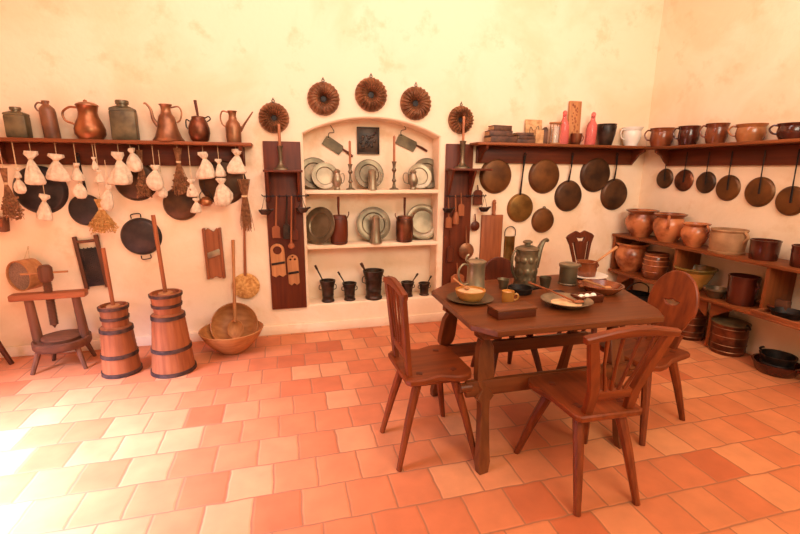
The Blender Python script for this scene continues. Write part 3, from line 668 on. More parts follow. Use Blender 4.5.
# cabbage cutter
pa, pb = on_wall(214.5, 253, 0), None; s = mpp(213, 250, YW)
t = thing('cabbage_cutter', 'wooden cabbage cutter board with two rails and a slanting blade', 'cutter', (pa.x, YW, pa.z), (0, R(-1), 0)); Hh = 55*s
for sg in (-1, 1):
    bm = BM(); box(bm, (sg*7.8*s, -.022, 0), (.024, .044, Hh), bev=.005); obj('rail', bm, 'redz', t)
bm = BM(); slab(bm, [(-.062, -Hh*.46), (-.03, -Hh*.5), (0, -Hh*.45), (.03, -Hh*.5), (.062, -Hh*.46), (.062, Hh*.44), (.04, Hh*.5), (.015, Hh*.43), (-.03, Hh*.5), (-.062, Hh*.44)], .02, (), T4((0, -.03, 0))); obj('board', bm, 'redz', t)
bm = BM(); box(bm, (0, -.036, .0), (.11, .008, .05), (0, R(-18), 0), .002); obj('blade', bm, 'pewter', t)

# ------------------------------------------------------------------ tool racks either side of the niche
def tool_rack(label, xl, xr, ztop, zbot, zshelf, zbar, sx0, sx1, bx0, bx1):
    c = (xl+xr)/2; t = thing('tool_rack', label, 'tool rack', (c, YW, zbot), group='tool racks beside the niche'); h = ztop-zbot
    bm = BM(); box(bm, (0, -.012, h/2), (xr-xl, .024, h), bev=.004); obj('back_plank', bm, 'plankz', t)
    bm = BM(); box(bm, ((sx0+sx1)/2-c, -.10, zshelf-zbot), (sx1-sx0, .155, .02), bev=.004); obj('shelf', bm, 'plankx', t)
    for x in (xl+.015-c, xr-.041-c):
        bm = BM(); slab(bm, [(0, 0), (-.145, 0), (-.13, -.03), (-.03, -.24), (0, -.25)], .022, (), T4((x+.022, -.0235, zshelf-zbot-.011)) @ Matrix.Rotation(R(90), 4, 'Z')); obj('bracket', bm, 'plankz', t)
    zb = zbar-zbot; bm = BM(); tube(bm, [(bx0-c, -.075, zb), (bx1-c, -.075, zb)], .005, 8)
    for x in (bx0-c, bx1-c): 
        tube(bm, [(x, -.075, zb), (x-.012, -.085, zb+.012)], .004, 6)
    n = 7
    for i in range(n):
        x = bx0-c+(bx1-bx0)*(i+.5)/n; tube(bm, [(x, -.075, zb+.016), (x, -.082, zb), (x, -.09, zb-.014), (x, -.1, zb-.008)], .003, 6, 3)
    obj('hook_bar', bm, 'iron', t)
    return t
L_ = dict(xl=on_wall(266, 200).x, xr=on_wall(302.5, 200).x, ztop=on_wall(283, 141.5).z, zbot=on_wall(287, 308).z)
tool_rack('dark red plank with a small shelf and hooks, left of the niche', L_['xl'], L_['xr'], L_['ztop'], L_['zbot'], gy(283, 171, 3.9).z, gy(285, 196, 3.9).z, L_['xl']-.005, L_['xr']+.005, gy(263, 196, 3.9).x, gy(309, 196, 3.9).x)
R_ = dict(xl=on_wall(444, 200).x, xr=on_wall(470.5, 200).x, ztop=on_wall(456, 144).z, zbot=on_wall(456, 290).z)
tool_rack('dark red plank with a small shelf and hooks, right of the niche', R_['xl'], R_['xr'], R_['ztop'], R_['zbot'], gy(462, 169.5, 3.9).z, gy(465, 196, 3.9).z, R_['xl']-.005, R_['xr']+.13, gy(446, 196, 3.9).x, gy(486, 196, 3.9).x)

def candlestick(label, px, pyb, pyt, Y, zbase, kind=0, wpx=5.5):
    s = mpp(px, pyb, Y); b = gy(px, pyb, Y); h = gy(px, pyt, Y).z-zbase
    t = thing('candlestick', label, 'candlestick', (b.x, Y, zbase), group='candlesticks with half-burned candles')
    r = wpx*s; hs = h*.53
    if kind: prof = [(0, 0), (r*1.15, 0), (r*1.1, .012), (r*.7, .02), (r*.35, .05), (r*.26, hs*.4), (r*.3, hs*.7), (r*.42, hs*.95), (r*.5, hs), (r*.3, hs), (0, hs*.95)]
    else: prof = [(0, 0), (r, 0), (r*.95, .008), (r*.4, .02), (r*.25, hs*.25), (r*.5, hs*.32), (r*.28, hs*.4), (r*.22, hs*.6), (r*.55, hs*.7), (r*.3, hs*.78), (r*.35, hs*.9), (r*.55, hs), (r*.3, hs), (0, hs*.97)]
    bm = BM(); lathe(bm, prof, 24); obj('stick', bm, 'darkpewter', t)
    bm = BM(); q = .0115; lathe(bm, [(0, hs*.96), (q, hs*.96), (q, h-.006), (q*.7, h), (0, h-.002)], 16); cn = obj('candle', bm, 'wax', t)
    bm = BM(); tube(bm, [(0, 0, h-.003), (.001, 0, h+.010)], .0012, 5); obj('wick', bm, 'iron', cn)
zl = gy(283, 171, 3.9).z+.01
candlestick('candlestick with flared foot on the shelf of the left tool rack', 281, 168, 124, 3.88, zl, 1, 6.5)
candlestick('candlestick with flared foot on the shelf of the right tool rack', 462, 168, 116, 3.88, gy(462, 169.5, 3.9).z+.01, 1, 6.5)

def hung_tool(label, cat, name, px, t_, hpy, b, wpx, kind, mat, Y=3.885, group=None):
    """px of the tool, top, where the blade starts, bottom"""
    s = mpp(px, b, Y); pt, pm, pb = gy(px, t_, Y), gy(px, hpy, Y), gy(px, b, Y)
    o = thing(name, label, cat, (pb.x, Y, pb.z), group=group); zt, zm = pt.z-pb.z, pm.z-pb.z; r = wpx*s/2
    dx = pt.x-pb.x
    if kind == 'bat':
        bm = BM(); slab(bm, [(-r, 0), (r, 0), (r*1.0, zm*.85), (r*.5, zm), (-r*.5, zm), (-r, zm*.85)], .014, (), T4((0, -.007, 0))); obj('blade', bm, mat, o)
    elif kind == 'spoon':
        bm = BM(); lathe(bm, [(0, .016), (r*.7, .012), (r, .0), (r*.7, .006), (0, .01)], 24, T4((0, .0, zm/2)) @ RX @ Matrix.Diagonal((1, zm/2/r, 1, 1))); obj('bowl', bm, mat, o)
    elif kind == 'masher':
        bm = BM(); lathe(bm, [(0, 0), (r, 0), (r, zm*.6), (r*.5, zm), (0, zm)], 20); obj('head', bm, mat, o)
    bm = BM(); tube(bm, [(0, 0, zm*.9), (dx*.5, 0, (zm+zt)/2), (dx, 0, zt)], [.009, .006, .008, .006], 8); obj('handle', bm, mat, o)
    return o
hung_tool('wooden spatula with a square blade at the left of the left rack', 'spatula', 'wooden_spatula', 276.5, 196, 226, 238, 8, 'bat', 'redz', group='wooden kitchen tools on the racks')
hung_tool('grey iron-coloured scraper hung beside the wooden spatula', 'scraper', 'iron_scraper', 287, 196, 224, 239, 7, 'bat', 'bronze')
hung_tool('narrow wooden spatula at the right of the left rack', 'spatula', 'wooden_spatula', 295.5, 197, 229, 240, 6, 'bat', 'darkz', group='wooden kitchen tools on the racks')
hung_tool('small wooden spoon with a long thin handle on the left rack', 'spoon', 'wooden_spoon', 291.5, 196, 243, 249, 7, 'spoon', 'redz', Y=3.86, group='wooden kitchen tools on the racks')
hung_tool('wooden beater hung at the left edge of the right rack', 'beater', 'wooden_beater', 448.5, 197, 217, 228, 6, 'bat', 'redz', group='wooden kitchen tools on the racks')
hung_tool('wooden masher with a long head, middle one on the right rack', 'masher', 'wooden_masher', 455.5, 195, 212, 224, 6, 'masher', 'redz', group='wooden kitchen tools on the racks')
hung_tool('wooden spatula with a pale blade, highest on the right rack', 'spatula', 'wooden_spatula', 461, 193, 204, 216, 6, 'bat', 'redz', group='wooden kitchen tools on the racks')
hung_tool('long dark wooden paddle hung low on the right rack', 'paddle', 'wooden_paddle', 450, 230, 246, 262, 7, 'bat', 'darkz', Y=3.92, group='wooden kitchen tools on the racks')
hung_tool('round wooden ladle with a hole, between the right rack and cutting board', 'ladle', 'wooden_ladle', 475, 214, 221, 231, 9, 'spoon', 'darkz', Y=3.93)
hung_tool('small wooden block tool hung at the top right of the right rack', 'tool', 'wooden_tool', 477.5, 185, 190, 205, 9, 'bat', 'darkz', Y=3.93)
hung_tool('round copper-coloured ladle hung low, just above the table tankard', 'ladle', 'copper_ladle', 466, 226, 243, 259, 15, 'spoon', 'oldcopper', Y=3.9)
hung_tool('orange wooden paddle hung lowest behind the table, left of the tankard', 'paddle', 'wooden_paddle', 457, 263, 274, 291, 13, 'bat', 'redz', Y=3.9, group='wooden kitchen tools on the racks')
def oil_lamp(label, px, py, Y=3.88, top=196):
    p = gy(px, py+4, Y); o = thing('hanging_oil_lamp', label, 'oil lamp', p, group='small dark oil lamps hooked on the rack bars')
    bm = BM(); lathe(bm, [(0, 0), (.03, .004), (.048, .03), (.05, .045), (.044, .045), (.03, .02), (0, .015)], 24, Matrix.Diagonal((1.1, .8, 1, 1))); tube(bm, [(.045, 0, .04), (.07, 0, .048)], [.012, .006], 8); obj('bowl', bm, 'bronze', o)
    bm = BM(); zt = gy(px, top, Y).z-p.z; tube(bm, [(-.03, 0, .045), (-.02, 0, .07), (0, 0, zt), (.02, 0, .07), (.03, 0, .045)], .0025, 6); obj('hanger', bm, 'iron', o)
oil_lamp('small dark oil lamp hanging from the left end of the left rack bar', 265.5, 211)
oil_lamp('small dark oil lamp hanging from the right end of the left rack bar', 302.5, 209)
oil_lamp('small dark oil lamp hanging from the left end of the right rack bar', 448, 209, 3.86)
oil_lamp('small dark oil lamp hanging from the right end of the right rack bar', 484, 208)
def small_slicer(label, pxc, t_, b, wpx, ring):
    s = mpp(pxc, b, YW-.03); pt, pb = gy(pxc-.3, t_, YW-.03), gy(pxc, b, YW-.03); h = pt.z-pb.z; w2 = wpx*s/2
    o = thing('vegetable_slicer', label, 'slicer', (pb.x, YW-.0245, pb.z), (0, R(-1.5), 0), group='small slicers on the left rack')
    top = arc(0, h-w2, w2, 0, 180, 14)
    hole = [circ(0, h-w2, w2*.62, 14)] if ring else [circ(-w2*.4, h-w2*.9, w2*.22, 8), circ(w2*.4, h-w2*.9, w2*.22, 8), circ(0, h-w2*.4, w2*.2, 8)]
    bm = BM(); slab(bm, [(-w2, .02), (-w2*.5, 0), (0, .02), (w2*.5, 0), (w2, .02)]+top, .016, hole, T4((0, -.016, 0)), bev=.002); obj('board', bm, 'lightz', o)
    bm = BM(); box(bm, (0, -.019, h*.42), (w2*1.9, .006, .02), (0, R(-6), 0), .001); obj('blade', bm, 'iron', o)
small_slicer('small wooden slicer with an arched hand hole on the left rack', 279.5, 243.5, 277, 14, True)
small_slicer('smaller wooden slicer with a cut-out top, lower on the left rack', 294.5, 254.5, 285, 11, False)

# ------------------------------------------------------------------ inside the niche
NY = YW+.11; Z1, Z2, Z0 = 1.318, .82, niche_b
def plate(label, px, py, rpx, z, mat, lean=14, Y=None, name='pewter_plate', yaw=0, group='plates standing in the niche', ry=None, look='rim'):
    Y = Y or NY+.03; s = mpp(px, py, Y); r = rpx*s; c = gy(px, py, Y); cz = z+r*math.cos(R(lean))+.004
    t = thing(name, label, 'plate', (c.x, Y, cz), (R(-lean), 0, R(yaw)), group)
    bm = BM(); lathe(bm, [(0, .002), (r*.62, .002), (r*.68, .012), (r*.97, .017), (r, .014), (r*.7, .0), (r*.6, -.008), (0, -.008)], 48, RX); obj('dish', bm, mat, t)
    bm = BM(); tube(bm, [(r*.97*math.cos(a*PI/20), -.017, r*.97*math.sin(a*PI/20)) for a in range(40)], .0035, 6, closed=True); obj('rim', bm, mat, t)
    return t
plate('dark pewter plate at the left end of the top niche shelf, partly hidden', 314, 172, 16, Z1, 'darkpewter', Y=NY+.05)
plate('bright pewter plate overlapping the dark one on the top niche shelf', 325, 176, 13.5, Z1, 'pewter', Y=NY-.015)
plate('dark pewter plate in the middle of the top niche shelf behind a small tankard', 369, 174, 14.5, Z1, 'darkpewter')
plate('large pewter plate at the right end of the top niche shelf', 427, 174, 14.5, Z1, 'darkpewter', Y=NY+.05)
plate('smaller bright plate in front of the large one at the right of the top shelf', 419.5, 177, 12, Z1, 'pewter', Y=NY-.01)
plate('dark plate turned sideways at the left end of the middle niche shelf', 320, 224, 19, Z2, 'darkpewter', yaw=-42, Y=NY-.03)
plate('large dark plate in the middle of the middle niche shelf', 373.5, 222, 17, Z2, 'darkpewter')
plate('large bright pewter plate at the right end of the middle niche shelf', 423, 220, 17, Z2, 'pewter', Y=NY+.04)
def niche_vessel(name, label, cat, l, r, t_, b, z, prof, mat, parts=(), Y=None, rotz=0, group=None):
    Y = Y or NY-.05; x, wd, h, _ = ext(l, r, t_, b, Y); return vessel(name, label, cat, (x, Y, z), wd, h, prof, mat, rotz, parts, group, 24)
JUG = [(0, 0), (.6, 0), (.62, .05), (.5, .12), (.95, .35), (1, .5), (.7, .7), (.55, .8), (.7, .9), (.5, .96), (.1, 1), (0, 1)]
niche_vessel('pewter_jug', 'small lidded pewter jug beside the bright plate on the top niche shelf', 'jug', 332, 342, 168, 189, Z1, JUG, 'pewter', [('handle', 'pewter', 'tube', H(1, .3, .75, 1.5, .7, .9), .004)], Y=NY-.08)
niche_vessel('pewter_jug', 'small pewter jug with a side handle before the right plates, top shelf', 'jug', 408, 418, 168, 188, Z1, JUG, 'pewter', [('handle', 'pewter', 'tube', H(-1, .3, .8, 2.0, .7, .9), .005)], Y=NY-.08)
TANK = [(0, 0), (1, 0), (1.0, .05), (.9, .1), (.8, .8), (.85, .86), (.85, .9), (.6, .96), (0, .98)]
niche_vessel('pewter_tankard', 'small straight pewter tankard before the middle plate, top niche shelf', 'tankard', 367.5, 377, 167, 188, Z1, TANK, 'pewter', [('handle', 'pewter', 'tube', H(1, .25, .85, 1.9, .85, .9), .004)], Y=NY-.08)
niche_vessel('pewter_flagon', 'tall tapering pewter flagon before the large plate, middle niche shelf', 'flagon', 369.5, 382, 214, 242, Z2, [(0, 0), (1, 0), (1, .04), (.82, .15), (.58, .8), (.62, .84), (.62, .92), (.4, .98), (0, 1)], 'pewter', [('handle', 'pewter', 'tube', H(1, .3, .85, 1.7, .6, .8), .005), ('spout', 'pewter', 'tube', [(-.5, 0, .85), (-.95, 0, .97)], [.010, .005])], Y=NY-.08)
def churn_can(label, l, r, t_, b, ts, mat):
    Y = NY-.05; x, wd, h, _ = ext(l, r, t_, b, Y); hs = (gy((l+r)/2, ts, Y).z-gy((l+r)/2, b, Y).z)/h
    vessel('small_hand_churn', label, 'churn', (x, Y, Z2), wd, h, [(0, 0), (.82, 0), (.92, .03), (1, .3), (1, .75), (.9, .92), (.8, .98), (.3, 1.0), (0, 1)], mat, 0,
           [('hoop', 'rim', 'rings', [(.08, .94, .003), (.88, .93, .003)]), ('plunger', 'darkz', 'tube', [(0, 0, .98), (-.02, 0, (1+hs)/2), (.0, 0, hs)], [.008, .012, .012]),
            ('lug', mat, 'tube', [(.85, 0, .85), (1.1, 0, 1.0), (1.1, 0, 1.1)], .005), ('lug', mat, 'tube', [(-.85, 0, .85), (-1.1, 0, 1.0), (-1.1, 0, 1.1)], .005)], 'hand churns on the middle niche shelf', 24)
churn_can('reddish-brown hand churn at the left of the middle niche shelf', 330, 348, 215, 244, 197, 'darkz')
churn_can('dark hand churn before the right plate on the middle niche shelf', 396, 413, 214, 240, 196, 'darkcopper')
candlestick('bronze candlestick left of the middle plate on the top niche shelf', 350.5, 188, 141, NY-.05, Z1, 0, 4.5)
candlestick('bronze candlestick right of the middle plate on the top niche shelf', 394, 187, 136, NY-.05, Z1, 0, 4.5)
def mortar(label, l, r, t_, b, ptx, pty, big=0):
    Y = NY-.03; x, wd, h, z = ext(l, r, t_, b, Y); wd *= 1.1; tip = gy(ptx, pty, Y)
    prof = [(0, 0), (.82, 0), (.84, .06), (.7, .14), (.74, .5), (.86, .85), (1, .95), (1, 1), (.86, 1), (.7, .6), (.6, .2), (0, .2)]
    if big: prof = [(0, 0), (.8, 0), (.82, .06), (.7, .12), (.72, .3), (.76, .32), (.72, .36), (.8, .7), (.84, .72), (.82, .76), (1, .95), (1, 1), (.86, 1), (.65, .5), (0, .3)]
    t = vessel('mortar', label, 'mortar', (x, Y, niche_b), wd, h, prof, 'bronze', 0, [('lug', 'bronze', 'tube', [(.76, 0, .55), (1.05, 0, .6), (1.05, 0, .75), (.86, 0, .8)], .004), ('lug', 'bronze', 'tube', [(-.76, 0, .55), (-1.05, 0, .6), (-1.05, 0, .75), (-.86, 0, .8)], .004)], 'mortars on the niche floor', 28)
    e = Vector((tip.x-x, 0, tip.z-z)); 
    return t, e, h, x, Y
def mortar_set(label, plabel, l, r, t_, b, ptx, pty, big=0):
    t, e, h, x, Y = mortar(label, l, r, t_, b, ptx, pty, big)
    s = thing('pestle', plabel, 'pestle', (x-e.x*.18, Y, niche_b+h*.3), group='pestles standing in the mortars'); d = e - Vector((-e.x*.18, 0, h*.3))
    bm = BM(); k = .6+.5*big; tube(bm, [(0, 0, 0), d*.15, d*.5, d*.8, d*.84, d*.9, d], [.013*k, .010*k, .007*k, .007*k, .012*k, .009*k, .015*k, .013*k], 10); obj('shaft', bm, 'bronze', s)
mortar_set('dark straight-sided mortar at the left end of the niche floor', 'long pestle leaning left out of the leftmost mortar', 320.5, 335, 278, 299, 315, 263, .4)
mortar_set('small dark mortar, second from left on the niche floor', 'pestle leaning left out of the second mortar', 343, 356, 281, 298, 338, 270, .2)
mortar_set('largest dark mortar in the middle of the niche floor', 'thick pestle leaning left out of the largest mortar', 364, 383, 269, 297, 361, 262, 1)
mortar_set('small dark mortar half hidden behind the largest one and the chair back', 'short upright pestle in the half-hidden mortar', 387, 399, 279, 294, 388.5, 273, .1)
mortar_set('small flared mortar, second from right on the niche floor', 'pestle leaning right with a round knob, second from right', 401.5, 413.5, 279, 293, 418, 270.5, .3)
mortar_set('smallest mortar at the right end of the niche floor', 'short pestle leaning right out of the smallest mortar', 419, 429.5, 279, 291, 431.5, 272, 0)
# relief plaque and cleavers on the niche back wall
NB = YW+TH
x, wd, h, z = ext(357, 379.5, 127, 154, NB-.02)
t = thing('relief_plaque', 'dark square relief plaque on the niche wall under the arch', 'plaque', (x, NB, z)); 
bm = BM(); box(bm, (0, -.008, h/2), (wd, .016, h)); obj('slab', bm, 'bronze', t)
bm = BM()
for i in range(26):
    a = rnd.uniform(-.33, .33)*wd; c = rnd.uniform(.22, .8)*h; ball(bm, (a, -.016, c), rnd.uniform(.008, .018), (1, .35, 1), 8, 6)
obj('relief', bm, 'bronze', t)
bm = BM(); 
for a, c in (((0, h-.006), (wd, .012)), ((0, .006), (wd, .012)), ((-wd/2+.006, h/2), (.012, h)), ((wd/2-.006, h/2), (.012, h))): box(bm, (a[0], -.019, a[1]), (c[0], .008, c[1]), bev=.002)
obj('border', bm, 'bronze', t)
def cleaver(label, bl, br, hd, hook, ang):
    c = gy((bl[0]+br[0])/2, (bl[1]+br[1])/2, NB-.02); s = mpp(bl[0], bl[1], NB)
    t = thing('meat_cleaver', label, 'cleaver', (c.x, NB-.012, c.z), (0, R(ang), 0), 'cleavers in the niche')
    w2, h2 = 10.5*s, 5.2*s
    bm = BM(); slab(bm, [(-w2, -h2), (w2*.9, -h2*.9), (w2, h2*.5), (w2*.8, h2), (-w2*.8, h2), (-w2, h2*.7)], .006, [circ(-w2*.75, h2*.6, .006, 8)], T4((0, -.003, 0)), bev=.001); obj('blade', bm, 'tin', t)
    bm = BM(); tube(bm, [(w2*.9, 0, h2*.45), (w2*1.5, 0, h2*.45), (w2*2.1, 0, h2*.35)], [.008, .012, .011], 8); obj('handle', bm, 'darkx', t)
    bm = BM(); tube(bm, [(-w2*.75, -.004, h2*.6), (-w2*.95, -.01, h2*1.5), (-w2*.6, -.006, h2*2.2), (-w2*1.2, .01, h2*2.9)], .003, 6, 4); obj('hook', bm, 'iron', t)
cleaver('meat cleaver hung from a hook at the left of the niche plaque', (325, 141), (342, 150), None, None, 33)
cleaver('meat cleaver hung from a hook at the right of the niche plaque', (399, 138), (415, 148), None, None, 24)
# cutting board and brass grater on the wall behind the table
x, wd, h, z = ext(480, 502, 215, 270, YW-.02); t = thing('cutting_board', 'long reddish cutting board with a turned handle, hung right of the right rack', 'cutting board', (x, YW, z-.08)); h += .08
bm = BM(); box(bm, (0, -.014, h/2), (wd, .028, h), bev=.005); obj('board', bm, 'redz', t)
bm = BM(); s = mpp(490, 210, YW); hh = 14*s; lathe(bm, [(0, 0), (.016, 0), (.02, .01), (.016, .02), (.02, hh*.5), (.016, hh*.7), (.021, hh*.78), (.014, hh*.86), (.016, hh*.95), (0, hh)], 16, T4((.012, -.02, h))); obj('handle', bm, 'redz', t)
x, wd, h, z = ext(503.5, 514.5, 236, 280, YW-.02); t = thing('brass_grater', 'narrow curved brass grater with a wire loop handle, hung behind the coffee pot', 'grater', (x, YW, z))
bm = BM(); n = 12
v = [[bm.verts.new((wd/2*math.cos(PI*i/n), -.006-.03*math.sin(PI*i/n), zz)) for i in range(n+1)] for zz in (0, h)]
for i in range(n): bm.faces.new((v[0][i], v[0][i+1], v[1][i+1], v[1][i]))
g = bmesh.ops.solidify(bm, geom=bm.faces[:], thickness=.003)
for k in range(9):
    for i in range(1, 5):
        a = PI*i/5; bmesh.ops.create_icosphere(bm, subdivisions=1, radius=.004, matrix=T4((wd/2*math.cos(a), -.007-.03*math.sin(a), h*(.1+.09*k))))
obj('curved_plate', bm, 'brass', t)
bm = BM(); tube(bm, [(-wd/2, -.01, h), (-wd*.5, -.012, h+.05), (-wd*.3, -.014, h+.085), (0, -.014, h+.095), (wd*.3, -.014, h+.085), (wd*.5, -.012, h+.05), (wd/2, -.01, h)], .004, 8, 4)
obj('handle', bm, 'iron', t)

# ------------------------------------------------------------------ things on the book shelf
ZR, YR = 1.752, 3.86
def book(label, l, r, z0, th, mat='book', rz=0, dz=.13, group='old books on the wall shelf'):
    a, c = gy(l, 140, YR), gy(r, 140, YR); wd = c.x-a.x
    t = thing('old_book', label, 'book', ((a.x+c.x)/2, YR, z0), (0, 0, R(rz)), group)
    bm = BM(); box(bm, (0, 0, th*.07), (wd, dz, th*.14), bev=.001); box(bm, (0, 0, th*.93), (wd, dz, th*.14), bev=.001); box(bm, (0, -dz/2+.003, th/2), (wd, .006, th), bev=.002); obj('cover', bm, mat, t)
    bm = BM(); box(bm, (0, .004, th/2), (wd-.008, dz-.012, th*.7), bev=.001); obj('pages', bm, 'pages', t)
    return t
book('thick brown book at the bottom of the left book stack', 487, 513, ZR, .056, rz=2, dz=.15)
book('brown book in the middle of the left book stack', 487, 509, ZR+.057, .05, rz=-4)
book('small brown book on top of the left book stack', 490, 508.5, ZR+.108, .045, rz=6, dz=.11)
book('brown book at the bottom of the lower right-hand book stack', 514.5, 532, ZR, .036, rz=-3)
book('brown book in the middle of the lower right-hand book stack', 515, 531, ZR+.037, .033, rz=3)
book('thin brown book on top of the lower right-hand book stack', 514.5, 530, ZR+.071, .024, rz=-5)
x, wd, h, z = ext(525, 543, 118, 143, 3.93)
t = thing('parchment_card', 'large parchment-coloured card in a frame leaning on the wall behind the books', 'card', (x, 3.925, ZR), (R(-6), 0, 0))
bm = BM(); box(bm, (0, 0, h/2), (wd, .012, h)); obj('sheet', bm, 'paper', t)
bm = BM(); tube(bm, [(-wd*.3, -.008, h*.3), (-wd*.2, -.008, h*.7), (0, -.008, h*.5), (wd*.25, -.008, h*.75), (wd*.3, -.008, h*.35)], .0025, 6, 5); tube(bm, [(-wd*.3, -.008, h*.2), (wd*.3, -.008, h*.2)], .002, 6); obj('drawing', bm, 'book', t)
x, wd, h, z = ext(534, 543, 129, 143, 3.84)
t = thing('small_card_box', 'small pale box standing before the leaning parchment card', 'box', (x, 3.85, ZR), (0, 0, R(6)))
bm = BM(); box(bm, (0, 0, h/2), (wd, .06, h)); obj('box_body', bm, 'paper', t)
x, wd, h, z = ext(543.5, 548, 128, 143, 3.84)
t = thing('narrow_brown_box', 'narrow dark brown box between the pale box and the glass jar', 'box', (x, 3.86, ZR), (0, 0, R(-8)))
bm = BM(); box(bm, (0, 0, h/2), (wd, .05, h)); slab(bm, [(-wd/2, 0), (wd/2, 0), (0, .02)], .05, (), T4((0, -.025, h))); obj('box_body', bm, 'book', t)
# glass lantern
x, wd, h, z = ext(549, 561, 122, 144, YR)
t = thing('glass_lantern', 'small clear glass lantern with a wooden frame, left of the pink bottles', 'lantern', (x, YR, ZR))
bm = BM(); lathe(bm, [(0, 0), (wd*.46, 0), (wd*.46, .012), (0, .012)], 28); lathe(bm, [(0, h-.014), (wd*.5, h-.014), (wd*.5, h), (0, h)], 28); 
for a in range(4): tube(bm, [(wd*.4*math.cos(a*PI/2+.6), wd*.4*math.sin(a*PI/2+.6), .01), (wd*.4*math.cos(a*PI/2+.6), wd*.4*math.sin(a*PI/2+.6), h-.01)], .004, 8)
obj('frame', bm, 'lightz', t)
bm = BM(); lathe(bm, [(wd*.3, .014), (wd*.32, .02), (wd*.32, h*.8), (wd*.3, h*.8), (wd*.3, .02)], 24); obj('glass', bm, 'clear_glass', t)
bm = BM(); lathe(bm, [(0, .013), (.014, .013), (.014, h*.4), (0, h*.42)], 16); obj('candle', bm, 'white', t)
for lab, l, r, t_ in (('pink glass bottle left of the tall carved wooden board', 559.5, 569, 111), ('pink glass bottle right of the tall carved wooden board', 586, 596, 112)):
    x, wd, h, z = ext(l, r, t_, 145, YR)
    t = thing('pink_bottle', lab, 'bottle', (x, YR, ZR), (0, R(-1 if l < 570 else 3), 0), 'pink bottles')
    bm = BM(); lathe(bm, [(0, 0), (wd*.48, 0), (wd*.5, .01), (wd*.5, h*.5), (wd*.46, h*.62), (wd*.25, h*.74), (wd*.2, h*.8), (wd*.2, h*.87), (wd*.17, h*.87), (0, h*.8)], 28); obj('body', bm, 'pink_glass', t)
    bm = BM(); ball(bm, (0, 0, h*.93), wd*.22, (1, 1, 1.2)); lathe(bm, [(0, h*.84), (wd*.14, h*.84), (wd*.2, h*.875), (wd*.2, h*.89), (0, h*.9)], 20); obj('stopper', bm, 'pink_glass', t)
x, wd, h, z = ext(568, 581, 99.5, 144, 3.93)
t = thing('carved_mould_board', 'tall narrow carved wooden board standing between the pink bottles', 'board', (x, 3.93, ZR), (R(-2), 0, 0))
bm = BM(); box(bm, (0, 0, h/2), (wd, .026, h)); obj('board', bm, 'lightz', t)
bm = BM()
for i in range(24): ball(bm, (rnd.uniform(-.28, .28)*wd, -.013, h*(.06+.037*i)), rnd.uniform(.006, .012), (1, .4, 1.3), 8, 6)
obj('relief', bm, 'redz', t)
x, wd, h, z = ext(571, 582, 134, 145, 3.81)
vessel('small_brown_mug', 'small dark brown mug standing before the tall carved board', 'mug', (x, 3.82, ZR), wd, h, [(0, 0), (.75, 0), (.9, .3), (1, .9), (1, 1), (.9, 1), (.8, .3), (0, .2)], 'darkcopper', parts=[('handle', 'darkcopper', 'tube', H(1, .3, .8, 1.5, .9, .97), .004)])
x, wd, h, z = ext(597, 615, 124, 145.5, YR)
vessel('dark_pot', 'nearly black tapering pot with two small ears, right of the pink bottles', 'pot', (x, YR, ZR), wd, h, [(0, 0), (.62, 0), (.68, .05), (.9, .5), (1, .88), (.95, .92), (.98, 1), (.88, 1), (.8, .5), (0, .3)], 'bronze',
       parts=[('lug', 'bronze', 'tube', [(.1, -.95, .88), (.1, -1.15, .8), (.1, -.95, .68)], .006), ('lug', 'bronze', 'tube', [(-.8, -.5, .9), (-1.05, -.6, .82), (-.8, -.5, .7)], .006)])
x, wd, h, z = ext(622, 641, 127, 146, YR)
vessel('white_jug', 'pale cream ceramic jug with a small handle at the corner end of the shelf', 'jug', (x, YR, ZR), wd, h, [(0, 0), (.6, 0), (.62, .06), (.8, .3), (.9, .55), (.82, .8), (1, .97), (1, 1), (.92, 1), (.75, .8), (.7, .3), (0, .2)], 'white', parts=[('handle', 'white', 'tube', H(-1, .35, .85, 1.35, .85, .9), .006)])

# ------------------------------------------------------------------ mugs on the right wall shelf
XS = 3.63
MUG = [(0, 0), (.8, 0), (.82, .05), (.97, .3), (1, .5), (.95, .75), (.93, .8), (1.04, .97), (1.06, 1), (.96, 1), (.86, .78), (.9, .5), (0, .1)]
for lab, l, r, t_, b, m, zz in (('brown glazed mug nearest the corner on the right wall shelf', 652, 672, 127, 145.5, 'glaze', 0), ('darker brown mug, second from the corner', 679.5, 698, 126, 145, 'darkglaze', 0),
        ('shiny red-brown mug, third from the corner', 706.5, 727, 124, 144, 'glaze', 0), ('wide orange-brown mug, fourth from the corner', 737, 765, 125, 142.5, 'tanglaze', 0), ('largest dark brown mug at the right edge of the photo', 778, 808, 124, 140, 'darkglaze', 0)):
    y, wd, h, z = extR(l, r, t_, b, XS)
    vessel('brown_mug', lab, 'mug', (XS, y, 1.74), wd*1.0, h, MUG, m, R(-52), [('handle', m, 'tube', H(-1, .35, .88, 1.45, .95, .93), .007)], 'brown mugs on the right wall shelf')

